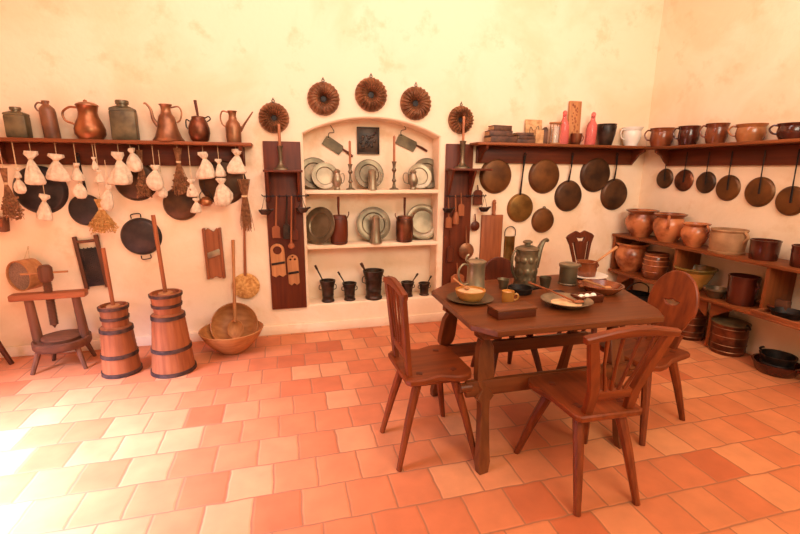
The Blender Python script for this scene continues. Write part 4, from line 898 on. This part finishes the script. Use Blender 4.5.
# ------------------------------------------------------------------ low rack along the right wall
XF = 3.43; ZT, ZM = .845, .455; Y0, Y1 = 3.95, 1.75
t = thing('plank_rack', 'long low two-shelf rack of brown planks along the right wall, full of pots', 'rack', (XR, 2.85, 0)); X = lambda v: v-XR; YY = lambda v: v-2.85
bm = BM(); box(bm, (X((XF+XR)/2-.005), YY((Y0+Y1)/2), ZT-.014), (XR-XF, Y0-Y1, .028), bev=.006); obj('top_shelf', bm, 'shelfy', t)
bm = BM(); box(bm, (X((XF+XR)/2-.005), YY((Y0+Y1)/2), ZM-.014), (XR-XF, Y0-Y1, .028), bev=.006); obj('middle_shelf', bm, 'shelfy', t)
for yy in (3.93, gx(678, 262, XF+.02).y+.03, gx(760, 290, XF).y-.02, 1.77):
    bm = BM(); box(bm, (X((XF+XR)/2), YY(yy), (ZT+ZM)/2-.014), (XR-XF-.03, .03, ZT-ZM-.029), bev=.004); obj('divider', bm, 'shelfz', t)
for yy in (gx(706, 322, 3.5).y, 3.9, 1.8):
    bm = BM(); box(bm, (X((XF+XR)/2+.05), YY(yy), (ZM-.028)/2), (XR-XF-.13, .034, ZM-.028), bev=.004); obj('leg', bm, 'shelfz', t)
    for sg in (-1, 1):
        if (yy > 3.8 and sg > 0) or (yy < 2 and sg < 0): continue
        bm = BM(); slab(bm, [(sg*.018, 0), (sg*.22, 0), (sg*.19, -.035), (sg*.018, -.15)], .024, (), T4((X(XF+.09), YY(yy), ZM-.0285)) @ Matrix.Rotation(R(90), 4, 'Z')); obj('brace', bm, 'shelfy', t)
JAR = [(0, 0), (.55, 0), (.57, .04), (.8, .22), (1, .5), (.97, .68), (.8, .86), (.82, .9), (.98, .96), (1, 1), (.88, 1), (.72, .86), (.85, .6), (0, .15)]
def rackpot(name, label, cat, l, r, t_, b, z, prof, m, handles=(), Xp=3.56, extra=(), group=None, wf=1.0, rot=-90):
    y, wd, h, _ = extR(l, r, t_, b, Xp); wd *= wf
    ps = [('handle', m, 'tube', H(s, z0, z1, o, a, c), rr) for s, z0, z1, o, a, c, rr in handles] + list(extra)
    return vessel(name, label, cat, (Xp, y, z), wd, h, prof, m, R(rot), ps, group, 36)
g = 'glazed jars and pots on the low rack'
UP = [(1, .5), (.97, .68), (.82, .86), (.84, .9), (.98, .96), (1.01, 1), (.97, 1.0), (.8, .87)]
BAND = lambda m: ('glazed_rim', m, 'lathe', [(.815, .86), (.84, .9), (1.0, .955), (1.03, 1.0), (.9, 1.015), (.86, .96)])
DRIP = lambda m, z=.62: ('glaze_drips', m, 'lathe', [(.80, .225), (1.012, .5), (.995, z), (.985, z+.01)])
rackpot('glazed_jar', 'wide-mouthed orange jar with a dark brown rim, first on the top rack shelf', 'jar', 628, 655, 211, 237.5, ZT, JAR, 'terra', [(-1, .62, .93, 1.15, .93, .98, .012)], extra=[BAND('glaze')], group=g)
rackpot('glazed_jar', 'orange jar with brown mottling and a front handle, second on the top shelf', 'jar', 655, 683.5, 214, 242, ZT, JAR, 'terra', [(1, .5, .93, 1.12, 1, .98, .013), (-1, .5, .93, 1.12, 1, .98, .012)], extra=[BAND('glaze')], group=g, rot=-140)
rackpot('glazed_jar', 'smaller round orange jar, third on the top rack shelf', 'jar', 682, 708, 224, 247.5, ZT, JAR, 'terra', [(1, .5, .9, 1.15, 1, .95, .010)], group=g)
rackpot('clay_pot', 'big pale clay pot with side handles, fourth on the top rack shelf', 'pot', 711, 746, 229, 253, ZT, [(0, 0), (.86, 0), (.88, .04), (.93, .1), (.97, .35), (1, .6), (.95, .82), (.93, .88), (1, .96), (.98, 1), (.88, 1), (.85, .85), (.9, .4), (0, .15)], 'clay', [(1, .5, .88, 1.22, 1, .96, .011), (-1, .5, .88, 1.2, 1, .96, .011)], extra=[('base_plate', 'clay', 'lathe', [(0, -.0), (.95, 0), (1.0, .08), (.9, .1)])], group=g)
CAS = [(0, 0), (.9, 0), (.94, .04), (.98, .5), (1, .9), (1.04, .95), (1.04, 1), (.96, 1), (.92, .5), (0, .1)]
rackpot('brown_casserole', 'shiny dark brown straight-sided pot, fifth on the top rack shelf', 'pot', 750, 779, 241, 261, ZT, CAS, 'darkglaze', [(-1, .55, .8, 1.12, .98, 1, .008)], group=g)
rackpot('brown_casserole', 'shiny dark brown pot cut by the right edge, on the top rack shelf', 'pot', 791, 822, 247, 269, ZT, CAS, 'darkglaze', [(-1, .55, .8, 1.12, .98, 1, .008)], group=g)
rackpot('glazed_jar', 'orange bulbous jar with one handle at the left end of the middle shelf', 'jar', 617, 645, 248, 276, ZM, JAR, 'terra', [(-1, .6, .95, 1.4, .95, .95, .010)], extra=[BAND('terra')], group=g, Xp=3.58)
rackpot('banded_jar', 'brown ribbed jar right of the bulbous jar, on the middle shelf', 'jar', 644, 667, 255, 281, ZM, [(0, 0), (.8, 0), (.84, .05), (.95, .2), (1, .45), (.96, .75), (.86, .9), (.92, .97), (.92, 1), (.84, 1), (.85, .5), (0, .2)], 'glaze', extra=[('band', 'terra', 'rings', [(.3, .985, .004), (.55, 1.0, .004), (.75, .965, .004), (.9, .87, .006)])], group=g)
BOWL = [(0, 0), (.42, 0), (.44, .06), (.72, .4), (.93, .8), (1.0, .93), (1.05, .96), (1.04, 1), (.95, 1), (.68, .45), (0, .12)]
rackpot('glazed_bowl', 'large ochre and olive glazed bowl on the middle rack shelf', 'bowl', 676, 713, 268, 291, ZM, BOWL, 'ochre', extra=[('rim', 'green', 'lathe', [(.94, .82), (1.012, .93), (1.07, .955), (1.06, 1.01), (.93, 1.01), (.85, .8)]), ('handle', 'green', 'tube', H(-1, .7, .95, 1.2, .9, 1, ), .007)], group=g)
rackpot('pewter_dish', 'small flat metal dish between the ochre bowl and the dark pot', 'dish', 704, 727, 288, 298, ZM, [(0, 0), (.5, 0), (.6, .1), (.95, .8), (1.05, .85), (1.05, 1), (.93, 1), (.5, .3), (0, .25)], 'darkpewter', Xp=3.52)
rackpot('brown_casserole', 'large matt dark brown pot with a side handle on the middle rack shelf', 'pot', 727.5, 757, 279, 308, ZM, CAS, 'darkglaze', [(1, .55, .8, 1.15, .98, 1, .009)], group=g, wf=1.0)
# tray with iron pans at the right end of the middle shelf
y0, y1 = gx(768, 306, 3.50).y, 1.95
t = thing('wooden_tray', 'long shallow wooden tray at the right end of the middle rack shelf', 'tray', (3.475, (y0+y1)/2, ZM))
bm = BM(); Lt = y0-y1; box(bm, (-.01, 0, .012), (.26, Lt, .02)); 
for sx in (-1, 1): box(bm, (-.01+sx*.125, 0, .03), (.014, Lt, .045), (0, R(sx*18), 0))
for sy in (-1, 1): box(bm, (-.01, sy*(Lt/2-.01), .03), (.24, .014, .04))
obj('body', bm, 'redy', t)
t = thing('iron_pan', 'black iron frying pan lying in the wooden tray on the rack', 'pan', (3.49, 2.19, ZM+.024))
bm = BM(); lathe(bm, [(0, 0), (.085, 0), (.105, .045), (.10, .045), (.082, .006), (0, .006)], 36); obj('body', bm, 'iron', t)
bm = BM(); box(bm, (0, .15, .05), (.03, .11, .012), (R(12), 0, 0)); obj('handle', bm, 'darky', t)
t = thing('wooden_block', 'small dark wooden block standing upright behind the iron pan in the tray', 'block', (3.58, gx(782, 303, 3.58).y, ZM+.024)); bm = BM(); box(bm, (0, 0, .045), (.05, .1, .09)); obj('body', bm, 'greyy', t)
# copper vessels on the floor under the rack
def floorpot(name, label, cat, l, r, t_, b, prof, m, parts, Xp, group=None, wf=1.0):
    y, wd, h, z = extR(l, r, t_, b, Xp); return vessel(name, label, cat, (Xp, y, 0), wd*wf, h, prof, m, R(-90), parts, group, 40)
KET = [(0, 0), (.88, 0), (.93, .03), (.97, .1), (1, .5), (.98, .8), (1.02, .84), (1.02, .88), (.9, .88), (.9, .2), (0, .1)]
RIB = lambda m: ('rib', m, 'rings', [(.12, .985, .004), (.3, 1.0, .003), (.55, 1.0, .003), (.78, .985, .004)])
lid_ = lambda m: ('lid', m, 'lathe', [(0, .88), (1.04, .88), (1.05, .91), (.9, .94), (.4, .98), (.1, 1.0), (0, 1.0)])
floorpot('copper_cauldron', 'large ribbed copper cauldron with a lid on the floor under the rack', 'cauldron', 711.5, 747, 319, 354, KET, 'darkcopper', [RIB('oldcopper'), lid_('tin'), ('handle', 'iron', 'tube', H(1, .78, .92, 1.22, 1, 1), .008), ('handle', 'iron', 'tube', H(-1, .78, .92, 1.15, 1, 1), .008)], 3.60, 'lidded copper cauldrons under the rack')
floorpot('copper_cauldron', 'lower copper cauldron with a lid behind the oval-backed chair', 'cauldron', 674, 705, 308, 338, KET, 'darkcopper', [lid_('darkcopper'), RIB('oldcopper'), ('lid>knob', 'iron', 'ball', (0, 0, 1.02), .014)], 3.58, 'lidded copper cauldrons under the rack', wf=.95)
y, wd, h, _ = extR(618, 646, 282, 306, 3.6)
vessel('black_kettle', 'black iron kettle on the floor beneath the bulbous jar', 'kettle', (3.52, 3.6, 0), .32, .26, [(0, 0), (.8, 0), (.9, .05), (1, .35), (.95, .7), (.8, .92), (.85, 1), (.76, 1), (.8, .5), (0, .2)], 'iron', 0, [('handle', 'iron', 'tube', [(-.85, 0, .9), (-.8, 0, 1.25), (0, 0, 1.45), (.8, 0, 1.25), (.85, 0, .9)], .006)])
PAN = [(0, 0), (.78, 0), (.82, .05), (.97, .7), (1.04, .95), (1.04, 1), (.94, 1), (.8, .15), (0, .12)]
c = gz(774, 366); vessel('roasting_pan', 'large shallow brown pan on the floor at the right, holding a smaller one', 'pan', (3.60, gx(779, 352, 3.6).y, 0), 3e-1, .085, PAN, 'darkglaze', R(-90), [('handle', 'darkglaze', 'tube', [(1, 0, .8), (1.3, 0, .9), (1.6, 0, .8)], .014)], 'stacked pans on the floor')
vessel('roasting_pan', 'smaller dark iron pan stacked inside the large brown floor pan', 'pan', (3.60, gx(779, 352, 3.6).y, .0115), .225, .13, [(0, 0), (.75, 0), (.85, .05), (.95, .5), (.9, .55), (1.0, .9), (1.04, 1), (.94, 1), (.8, .5), (0, .2)], 'iron', R(-90), [('handle', 'iron', 'tube', H(-1, .8, 1.1, 1.2, 1, 1), .008)], 'stacked pans on the floor')

# ------------------------------------------------------------------ the table
ZTAB = .76
out = [(.858, 1.87), (.868, 2.50), (1.04, 2.66), (2.10, 2.72), (2.20, 2.60), (1.975, 1.86), (1.90, 1.745), (.945, 1.755)]
cxt, cyt = 1.48, 2.2
t = thing('trestle_table', 'dark brown wooden table with cut corners, splayed legs and two long stretchers', 'table', (cxt, cyt, 0))
def hslab(bm, o2, z0, th, cx=0, cy=0, bev=.004): slab(bm, [(x-cx, -(y-cy)) for x, y in o2], th, (), T4((0, 0, z0)) @ Matrix.Rotation(R(90), 4, 'X'), bev)
bm = BM(); hslab(bm, out, ZTAB-.034, .034, cxt, cyt, .005); obj('tabletop', bm, 'tablex', t)
legs = {}
for nm, fx, fy, tx, ty in (('nl', .905, 1.765, .985, 1.98), ('nr', 1.75, 1.77, 1.775, 1.98), ('fl', .93, 2.56, .965, 2.38), ('fr', 1.93, 2.60, 1.93, 2.42)):
    zz = [0, .05, .12, .3, .34, .36, .40, .43, .47, .60, .64, .66, .727]; ww = [.028, .040, .034, .028, .032, .056, .026, .052, .058, .050, .026, .058, .07]
    bm = BM(); sgn = 1 if fy < 2.2 else -1
    o1 = [(-w_*.85, z) for w_, z in zip(ww, zz)]; o2 = [(w_, z) for w_, z in zip(ww, zz)][::-1]
    slab(bm, o1+o2, .042, (), T4((0, -.021, 0)))
    xform(bm, Matrix.Rotation(R(12), 4, 'Z'))
    for v in bm.verts: f = v.co.z/.726; v.co.x += fx+(tx-fx)*f-cxt; v.co.y += fy+(ty-fy)*f-cyt
    obj('leg', bm, 'tablez', t)
for y, z, x0, x1, hh in ((1.885, .405, .82, 1.90, .05), (2.44, .365, .90, 2.03, .06)):
    bm = BM(); box(bm, ((x0+x1)/2-cxt, y-cyt, z), (x1-x0-.06, .03, .085)); tube(bm, [(x0-cxt, y-cyt, z+.01), (x0+.06-cxt, y-cyt, z+.01)], .024, 12); tube(bm, [(x1-cxt, y-cyt, z+.01), (x1-.06-cxt, y-cyt, z+.01)], .024, 12); obj('stretcher', bm, 'tablex', t)
for x0 in (.96, 1.86):
    bm = BM(); box(bm, (x0-cxt, 2.19-cyt, ZTAB-.052), (.09, .74, .034)); obj('cleat', bm, 'tabley', t)

# ------------------------------------------------------------------ chairs
def chair(label, loc, rz, back, seat='chair', wb=.15, wt=.20, bh=.44, lean=12, sw=.40, name='wooden_chair'):
    t = thing(name, label, 'chair', (loc[0], loc[1], 0), (0, 0, rz), 'board-seated wooden chairs'); ZS = .46
    K = seat
    o2 = [(-.15, -.2), (-.17, -.18), (-.175, -.1), (-sw*.42, .0), (-sw*.5, .10), (-sw*.5, .15), (-sw*.45, .19), (-.12, .215), (.12, .215), (sw*.45, .19), (sw*.5, .15), (sw*.5, .10), (sw*.42, .0), (.175, -.1), (.17, -.18), (.15, -.2)]
    bm = BM(); hslab(bm, o2, ZS-.032, .032, bev=.007); obj('seat', bm, K+'y', t)
    for x in (-.105, .105):
        bm = BM(); box(bm, (x, 0, ZS-.044), (.06, .27, .022)); obj('batten', bm, K+'y', t)
    for sx, sy, fx, fy in ((-1, -1, .155, .24), (1, -1, .155, .24), (-1, 1, .21, .225), (1, 1, .21, .225)):
        bm = BM(); tube(bm, [(sx*.105, sy*.11, ZS-.034), (sx*(.105+fx)/2, sy*(.11+fy)/2, ZS/2), (sx*fx, sy*fy, 0)], [.027, .023, .016], 8); obj('leg', bm, K+'z', t)
        bm = BM(); box(bm, (sx*.11, sy*.105, ZS), (.03, .036, .003), (0, 0, .4*sx*sy), .001); obj('tenon', bm, 'darkx', t)
    A = T4((0, -.165, ZS)) @ Matrix.Rotation(R(lean), 4, 'X')
    def part(nm, fn, k=K+'z'):
        bm = BM(); fn(bm); xform(bm, A); obj(nm, bm, k, t)
    if back == 'fan':
        for s in (-1, 1):
            o = [(s*(wb-.02), -.02), (s*(wb-.024), bh*.25), (s*(wb+(wt-wb)*.4-.02), bh*.6), (s*(wt-.022), bh*.93), (s*(wt+.02), bh*.93), (s*(wb+(wt-wb)*.5+.022), bh*.6), (s*(wb+.024), bh*.28), (s*(wb+.02), -.02)]
            part('back_post', lambda bm: slab(bm, o if s > 0 else o[::-1], .03, (), T4((0, -.015, 0))))
        top = [(-wt-.035, bh*.90), (-wt*.4, bh*.94), (wt*.4, bh*.94), (wt+.035, bh*.90), (wt+.04, bh*.97), (wt*.5, bh*1.03), (0, bh*1.05), (-wt*.5, bh*1.03), (-wt-.04, bh*.97)]
        part('top_rail', lambda bm: slab(bm, top, .034, (), T4((0, -.018, 0)), .006), K+'x')
        part('lower_rail', lambda bm: box(bm, (0, 0, bh*.22), (2*wb-.03, .024, .045)), K+'x')
        for f in (-.7, -.25, .25, .7):
            part('spindle', lambda bm: tube(bm, [(f*(wb-.04), 0, bh*.25), (f*(wb+wt)*.45, 0, bh*.6), (f*(wt-.02), 0, bh*.94)], [.009, .007, .009], 8))
    elif back in ('oval', 'round'):
        n = 36; cz, rz_ = bh*.56, bh*.46; pts = []
        for i in range(n):
            a = -PI/2+2*PI*i/n; pts.append((wt*math.cos(a)*(1 if math.sin(a) > -.3 else .9), cz+rz_*math.sin(a)))
        hole = [[(-.045, cz+.02), (-.03, cz-.0), (0, cz-.008), (.03, cz-.0), (.045, cz+.02), (.02, cz+.022), (0, cz+.032), (-.02, cz+.022)]]
        part('back_panel', lambda bm: slab(bm, pts, .026, hole if back == 'oval' else (), T4((0, -.013, 0)), .005))
        part('back_foot', lambda bm: slab(bm, [(-.09, -.02), (.09, -.02), (.11, bh*.2), (-.11, bh*.2)], .028, (), T4((0, -.014, 0))))
    elif back == 'carved':
        L1 = [(-.07, -.02), (-.065, bh*.3), (-.085, bh*.55), (-.12, bh*.8), (-.155, bh*.93), (-.13, bh*.97), (-.05, bh*1.03), (0, bh*.99), (.05, bh*1.03), (.13, bh*.97), (.155, bh*.93), (.12, bh*.8), (.085, bh*.55), (.065, bh*.3), (.07, -.02)]
        holes = [[(-.035, bh*.25), (-.035, bh*.5), (-.075, bh*.85), (-.095, bh*.83), (-.06, bh*.52), (-.052, bh*.25)], [(.052, bh*.25), (.06, bh*.52), (.095, bh*.83), (.075, bh*.85), (.035, bh*.5), (.035, bh*.25)],
                 [(-.05, bh*.92), (-.025, bh*.84), (0, bh*.86), (.025, bh*.84), (.05, bh*.92), (0, bh*.9)]]
        part('splat', lambda bm: slab(bm, L1[::-1], .024, [h_[::-1] for h_ in holes], T4((0, -.012, 0)), .003))
    return t
chair('wooden chair at the left side of the table, its slatted back seen edge-on', (.705, 2.06), R(-88), 'fan', wb=.105, wt=.125, bh=.42, lean=7, sw=.37).scale = (1.12, .88, 1.08)
chair('wooden chair in front of the table with its fan-shaped spindle back to the viewer', (1.36, 1.63), R(-2), 'fan', wb=.105, wt=.185, bh=.42, lean=13, sw=.43)
chair('wooden chair at the right end of the table with an oval back and slot', (2.055, 2.0), R(102), 'oval', wt=.148, bh=.455, lean=12, sw=.42)
chair('wooden chair tucked behind the table whose plain round back shows behind the tankard', (1.50, 2.66), R(176), 'round', seat='dark', wt=.15, bh=.41, lean=6, sw=.38)
chair('dark chair beyond the table with a pierced carved splat', (2.53, 3.03), R(188), 'carved', seat='dark', bh=.52, lean=8, sw=.38)

# ------------------------------------------------------------------ things on the table
def tab(px, py): p = gz(px, py, ZTAB); return p
def tvessel(name, label, cat, l, r, t_, b, prof, mat, parts=(), rotz=0, dy=0, group=None, wf=.95, hf=1.0, seg=36):
    p = gz((l+r)/2, b, ZTAB); s = (p-CAMP).length; 
    a, c = gy(l, b, p.y), gy(r, b, p.y); wd = (c.x-a.x)*wf; Yc = p.y+wd/2+dy
    a, c = gy(l, b, Yc), gy(r, b, Yc); wd = (c.x-a.x)*wf*Yc/math.hypot(Yc, a.x); h = (gy((l+r)/2, t_, Yc).z-ZTAB)*hf
    return vessel(name, label, cat, ((a.x+c.x)/2, Yc, ZTAB), wd, h, prof, mat, rotz, parts, group, seg), wd, h, ((a.x+c.x)/2, Yc)
tvessel('pewter_tankard', 'large shiny pewter tankard with a hinged lid at the left back of the table', 'tankard', 465, 485, 262, 291,
        [(0, 0), (1.0, 0), (1.02, .03), (.96, .07), (.92, .5), (.93, .92), (.97, .94), (.97, 1), (.9, 1), (.88, .5), (0, .1)], 'pewter',
        [('lid', 'pewter', 'lathe', [(0, 1.0), (1.04, 1.0), (1.04, 1.03), (.8, 1.07), (.3, 1.11), (.12, 1.13), (.14, 1.17), (0, 1.19)]), ('handle', 'pewter', 'tube', [(-.93, 0, .9), (-1.6, 0, .95), (-2.1, 0, .7), (-1.9, 0, .35), (-1.5, 0, .2), (-.95, 0, .2)], .007),
         ('handle>thumb_rest', 'pewter', 'tube', [(-.95, 0, 1.02), (-1.25, 0, 1.1), (-1.15, 0, 1.25), (-.95, 0, 1.3)], .007)], rotz=R(8))
# big embossed coffee pot
t, wd, h, c = tvessel('embossed_coffee_pot', 'big embossed pewter coffee pot with a lid and a long curved spout', 'coffee pot', 511.5, 537, 250, 289,
        [(0, .02), (.5, .02)], 'darkpewter',
        [('lid', 'darkpewter', 'lathe', [(0, 1.0), (1.04, 1.0), (1.05, 1.03), (.9, 1.07), (.5, 1.12), (.0, 1.13)]), ('lid>knob', 'darkpewter', 'lathe', [(0, 1.12), (.28, 1.12), (.26, 1.17), (.42, 1.2), (.4, 1.24), (.2, 1.27), (0, 1.27)]),
         ('spout', 'darkpewter', 'tube', [(.9, 0, .5), (1.15, 0, .8), (1.35, 0, 1.02), (1.65, 0, 1.2), (2.0, 0, 1.25), (2.15, 0, 1.21)], [.028, .020, .013, .011]),
         ('handle', 'darkpewter', 'tube', [(-.93, 0, .9), (-1.25, 0, 1.0), (-1.5, 0, .8), (-1.45, 0, .5), (-1.2, 0, .3), (-.95, 0, .2)], .008)], rotz=R(6), wf=.9)
bm = BM(); prof = [(0, 0), (.95, 0), (1.0, .01), (1.03, .03), (.97, .06)]+[(.955-.02*k/40, .07+.86*k/40) for k in range(41)]+[(.98, .96), (.97, 1), (.9, 1), (.88, .5), (0, .1)]
def emb(a, z):
    z /= h; f = 0
    for zc, n, am, sz in ((.74, 9, .11, .085), (.42, 9, .07, .09), (.2, 14, .04, .05)):
        u = (((a/(2*PI)*n+(.5 if zc < .5 else 0)) % 1)-.5)/n*2*PI*wd/2/h; q = math.hypot(u, z-zc)/sz
        if q < 1: f = max(f, am*math.sqrt(1-q*q))
    return 1+f*(.08 < z < .95)
lathe(bm, [(r*wd/2, z*h) for r, z in prof], 120, None, emb); obj('embossed_body', bm, 'darkpewter', t, sharp=60)
tvessel('pewter_canister', 'round pewter canister with a flat lid right of the coffee pot', 'canister', 557, 577, 264, 287,
        [(0, 0), (1.0, 0), (1.02, .04), (.93, .08), (.92, .85), (0, .86)], 'darkpewter', [('lid', 'pewter', 'lathe', [(0, .86), (1.0, .86), (1.04, .9), (1.02, 1.0), (.7, 1.06), (0, 1.07)]), ('handle', 'pewter', 'tube', [(.95, 0, .9), (1.3, 0, .95), (1.45, 0, .85)], .006)], wf=.98)
# bowl on a pewter plate
p = tab(470, 300); t = thing('pewter_plate', 'pewter plate under the yellow-brown bowl at the left of the table', 'plate', (p.x, p.y, ZTAB), group='plates on the table'); s = mpp(470, 300, p.y); r = 21.5*s
PLT = lambda r: [(0, 0), (r*.6, 0), (r*.68, .006), (r*.98, .014), (r, .018), (r*.95, .018), (r*.66, .010), (0, .005)]
bm = BM(); lathe(bm, PLT(r), 48); obj('dish', bm, 'darkpewter', t)
r2 = 13.5*s; vessel('ochre_bowl', 'yellow-brown glazed bowl full of porridge standing on the left plate', 'bowl', (p.x, p.y, ZTAB+.0055), 2*r2, .058, [(0, 0), (.7, 0), (.75, .06), (.95, .5), (1, .8), (1.04, .92), (1.04, 1), (.95, 1), (.9, .75), (0, .7)], 'ochre', parts=[('porridge', 'food', 'lathe', [(.93, .80), (.6, .86), (.3, .84), (0, .88)])])
t = thing('wooden_spoon', 'pale wooden spoon leaning in the porridge bowl at the table\'s left', 'spoon', (p.x-.01, p.y+.03, ZTAB+.065)); bm = BM(); tube(bm, [(0, 0, 0), (-.03, .05, .02), (-.05, .085, .04)], [.007, .005, .006], 8); obj('handle', bm, 'lightx', t)
bm = BM(); ball(bm, (0, 0, 0), .016, (1, 1.3, .5)); obj('spoon_bowl', bm, 'lightx', t)
tvessel('tan_cup', 'tan glazed cup with a handle and white inside, behind the closed box', 'cup', 500.5, 514, 291, 306, [(0, 0), (.85, 0), (.9, .06), (.98, .5), (1, .95), (1.02, 1), (.94, 1), (.9, .4), (0, .2)], 'ochre', [('handle', 'ochre', 'tube', H(1, .3, .75, 1.6, .95, 1), .006), ('milk', 'food', 'lathe', [(.91, .82), (0, .82)])], rotz=R(-20))
# wooden box
cs = [gz(486, 322-1, ZTAB), gz(534, 319, ZTAB)]
t = thing('wooden_box', 'closed flat rectangular wooden box at the front edge of the table', 'box', (1.125, 1.955, ZTAB), (0, 0, R(3)))
bm = BM(); box(bm, (0, 0, .02), (.225, .115, .04)); obj('body', bm, 'darkx', t)
bm = BM(); box(bm, (0, 0, .046), (.232, .122, .011)); obj('lid', bm, 'tablex', t)
# large plate with a wooden spoon
p = tab(566, 306); s = mpp(566, 306, p.y); r = 21.5*s
t = thing('pewter_plate', 'large pale-rimmed pewter plate at the front middle of the table', 'plate', (p.x, p.y, ZTAB), group='plates on the table')
bm = BM(); lathe(bm, [(0, 0), (r*.5, 0), (r*.62, .012), (r*.97, .036), (r, .04), (r*.94, .041), (r*.6, .018), (r*.5, .006), (0, .005)], 56); obj('dish', bm, 'pewter', t)
bm = BM(); lathe(bm, [(0, .022), (r*.6, .0195), (0, .0195)], 40); obj('flour', bm, 'food', t)
t = thing('wooden_spoon', 'wooden spoon with a long handle resting across the large front plate', 'spoon', (p.x+.03, p.y-.02, ZTAB+.042)); d = tab(520, 291)-p
bm = BM(); tube(bm, [(0, 0, -.008), (d.x*.5, d.y*.5, .012), (d.x*.95, d.y*.95, .02)], [.007, .005, .008], 8); obj('handle', bm, 'redx', t)
bm = BM(); ball(bm, (.03, -.006, -.012), .022, (1.5, 1, .35)); obj('spoon_bowl', bm, 'redx', t)
# small cups, black pans behind
tvessel('pewter_cup', 'small plain pewter cup just right of the coffee pot', 'cup', 538, 551, 277, 290, [(0, 0), (.7, 0), (.74, .08), (.85, .5), (1, .95), (1.02, 1), (.93, 1), (.75, .4), (0, .2)], 'darkpewter', group='small pewter cups')
tvessel('pewter_cup', 'small pewter cup with a saucer-like rim between tankard and coffee pot', 'cup', 497, 509, 279, 290, [(0, 0), (.7, 0), (.74, .08), (.85, .5), (1.1, .95), (1.12, 1), (1.0, 1), (.75, .4), (0, .2)], 'darkpewter', group='small pewter cups')
p = tab(520, 293); vessel('iron_saucepan', 'small black iron saucepan before the coffee pot', 'saucepan', (p.x, p.y, ZTAB), .15, .038, [(0, 0), (.8, 0), (.9, .1), (1, .9), (1.02, 1), (.95, 1), (.85, .2), (0, .15)], 'iron', R(-30), [('handle', 'iron', 'tube', [(.98, 0, .8), (1.5, 0, 1.1), (2.0, 0, 1.1)], .007)])
p = tab(561, 296); vessel('black_salt_dish', 'tiny black dish behind the large front plate', 'dish', (p.x, p.y+.03, ZTAB), .075, .02, [(0, 0), (.6, 0), (.95, .8), (1, 1), (.88, 1), (.5, .3), (0, .3)], 'iron')
# egg tray with three eggs
p = tab(590, 303); Lx, Wy = .145, .08
t = thing('egg_tray', 'dark wooden tray holding three white eggs', 'tray', (p.x, p.y+.03, ZTAB), (0, 0, R(5)))
bm = BM(); box(bm, (0, 0, .006), (Lx, Wy, .012))
for sx in (-1, 1): box(bm, (sx*(Lx/2+.004), 0, .022), (.01, Wy+.01, .044), (0, R(sx*10), 0))
for sy in (-1, 1): box(bm, (0, sy*(Wy/2+.0), .022), (Lx, .01, .044), (R(-sy*10), 0, 0))
obj('body', bm, 'darkx', t)
for i, lab in enumerate(('white egg at the left in the dark tray', 'white egg in the middle of the dark tray', 'white egg at the right in the dark tray')):
    e = bpy.data.objects.new('tmp', None); bpy.data.objects.remove(e)
    bm = BM(); ball(bm, (0, 0, 0), .0165, (1.2, 1, 1), 20, 14); o = obj('egg', bm, 'egg', None, (p.x+(i-1)*.043, p.y+.03+(i-1)*.004, ZTAB+.032)); tag(o, lab, 'egg', 'eggs in the tray')
# red-brown pan with a spoon
p = tab(606, 294); s = mpp(606, 290, p.y+.08)
vessel('glazed_pan', 'wide red-brown glazed pan with a wooden spoon in it, behind the eggs', 'pan', (p.x, p.y+.05, ZTAB), 35*s, .05, [(0, 0), (.62, 0), (.66, .05), (.88, .6), (.97, .9), (1, 1), (.93, 1), (.62, .15), (0, .12)], 'glaze', 0, [('handle', 'glaze', 'tube', [(-.95, 0, .85), (-1.1, 0, .95), (-1.2, 0, .9)], .010)])
t = thing('wooden_spoon', 'pale wooden spoon whose handle rises left out of the glazed pan', 'spoon', (p.x+.02, p.y+.04, ZTAB+.03)); q = gy(584, 280, p.y+.02)-Vector((p.x+.02, p.y+.04, ZTAB+.03))
bm = BM(); tube(bm, [(0, 0, 0), q*.5, q], [.008, .006, .008], 8); obj('handle', bm, 'lightx', t)
bm = BM(); ball(bm, (.02, 0, -.002), .02, (1.4, 1, .5)); obj('spoon_bowl', bm, 'lightx', t)
# white plate with a brown cup and spoon
p = tab(593, 279); s = mpp(593, 276, p.y+.05); r = 18*s; pc = (min(p.x, 2.03), p.y-.06)
t = thing('white_plate', 'white ceramic plate under the brown pot at the back of the table', 'plate', (p.x+.0, 2.60, ZTAB), group='plates on the table')
bm = BM(); lathe(bm, PLT(r*.93), 48); obj('dish', bm, 'white', t)
vessel('brown_pot', 'brown glazed pot with two ears standing on the white plate', 'pot', (p.x+.0, 2.605, ZTAB+.0055), 17*s, .105, [(0, 0), (.85, 0), (.9, .05), (.97, .45), (.93, .8), (1.0, .95), (1.02, 1), (.94, 1), (.88, .5), (0, .2)], 'glaze', 0, [('handle', 'glaze', 'tube', H(1, .45, .8, 1.35, .96, .95), .007), ('handle', 'glaze', 'tube', H(-1, .45, .8, 1.35, .96, .95), .007)])
c0 = Vector((p.x+.01, 2.605, ZTAB+.06)); q = gy(617, 247, 2.6)-c0
t = thing('wooden_spoon', 'pale wooden spoon sticking up to the right out of the brown pot', 'spoon', c0)
bm = BM(); tube(bm, [(0, 0, 0), q*.6, q], [.008, .007, .011], 8); obj('handle', bm, 'lightx', t)
bm = BM(); ball(bm, (-.004, 0, -.008), .018, (1, 1, .7)); obj('spoon_bowl', bm, 'lightx', t)
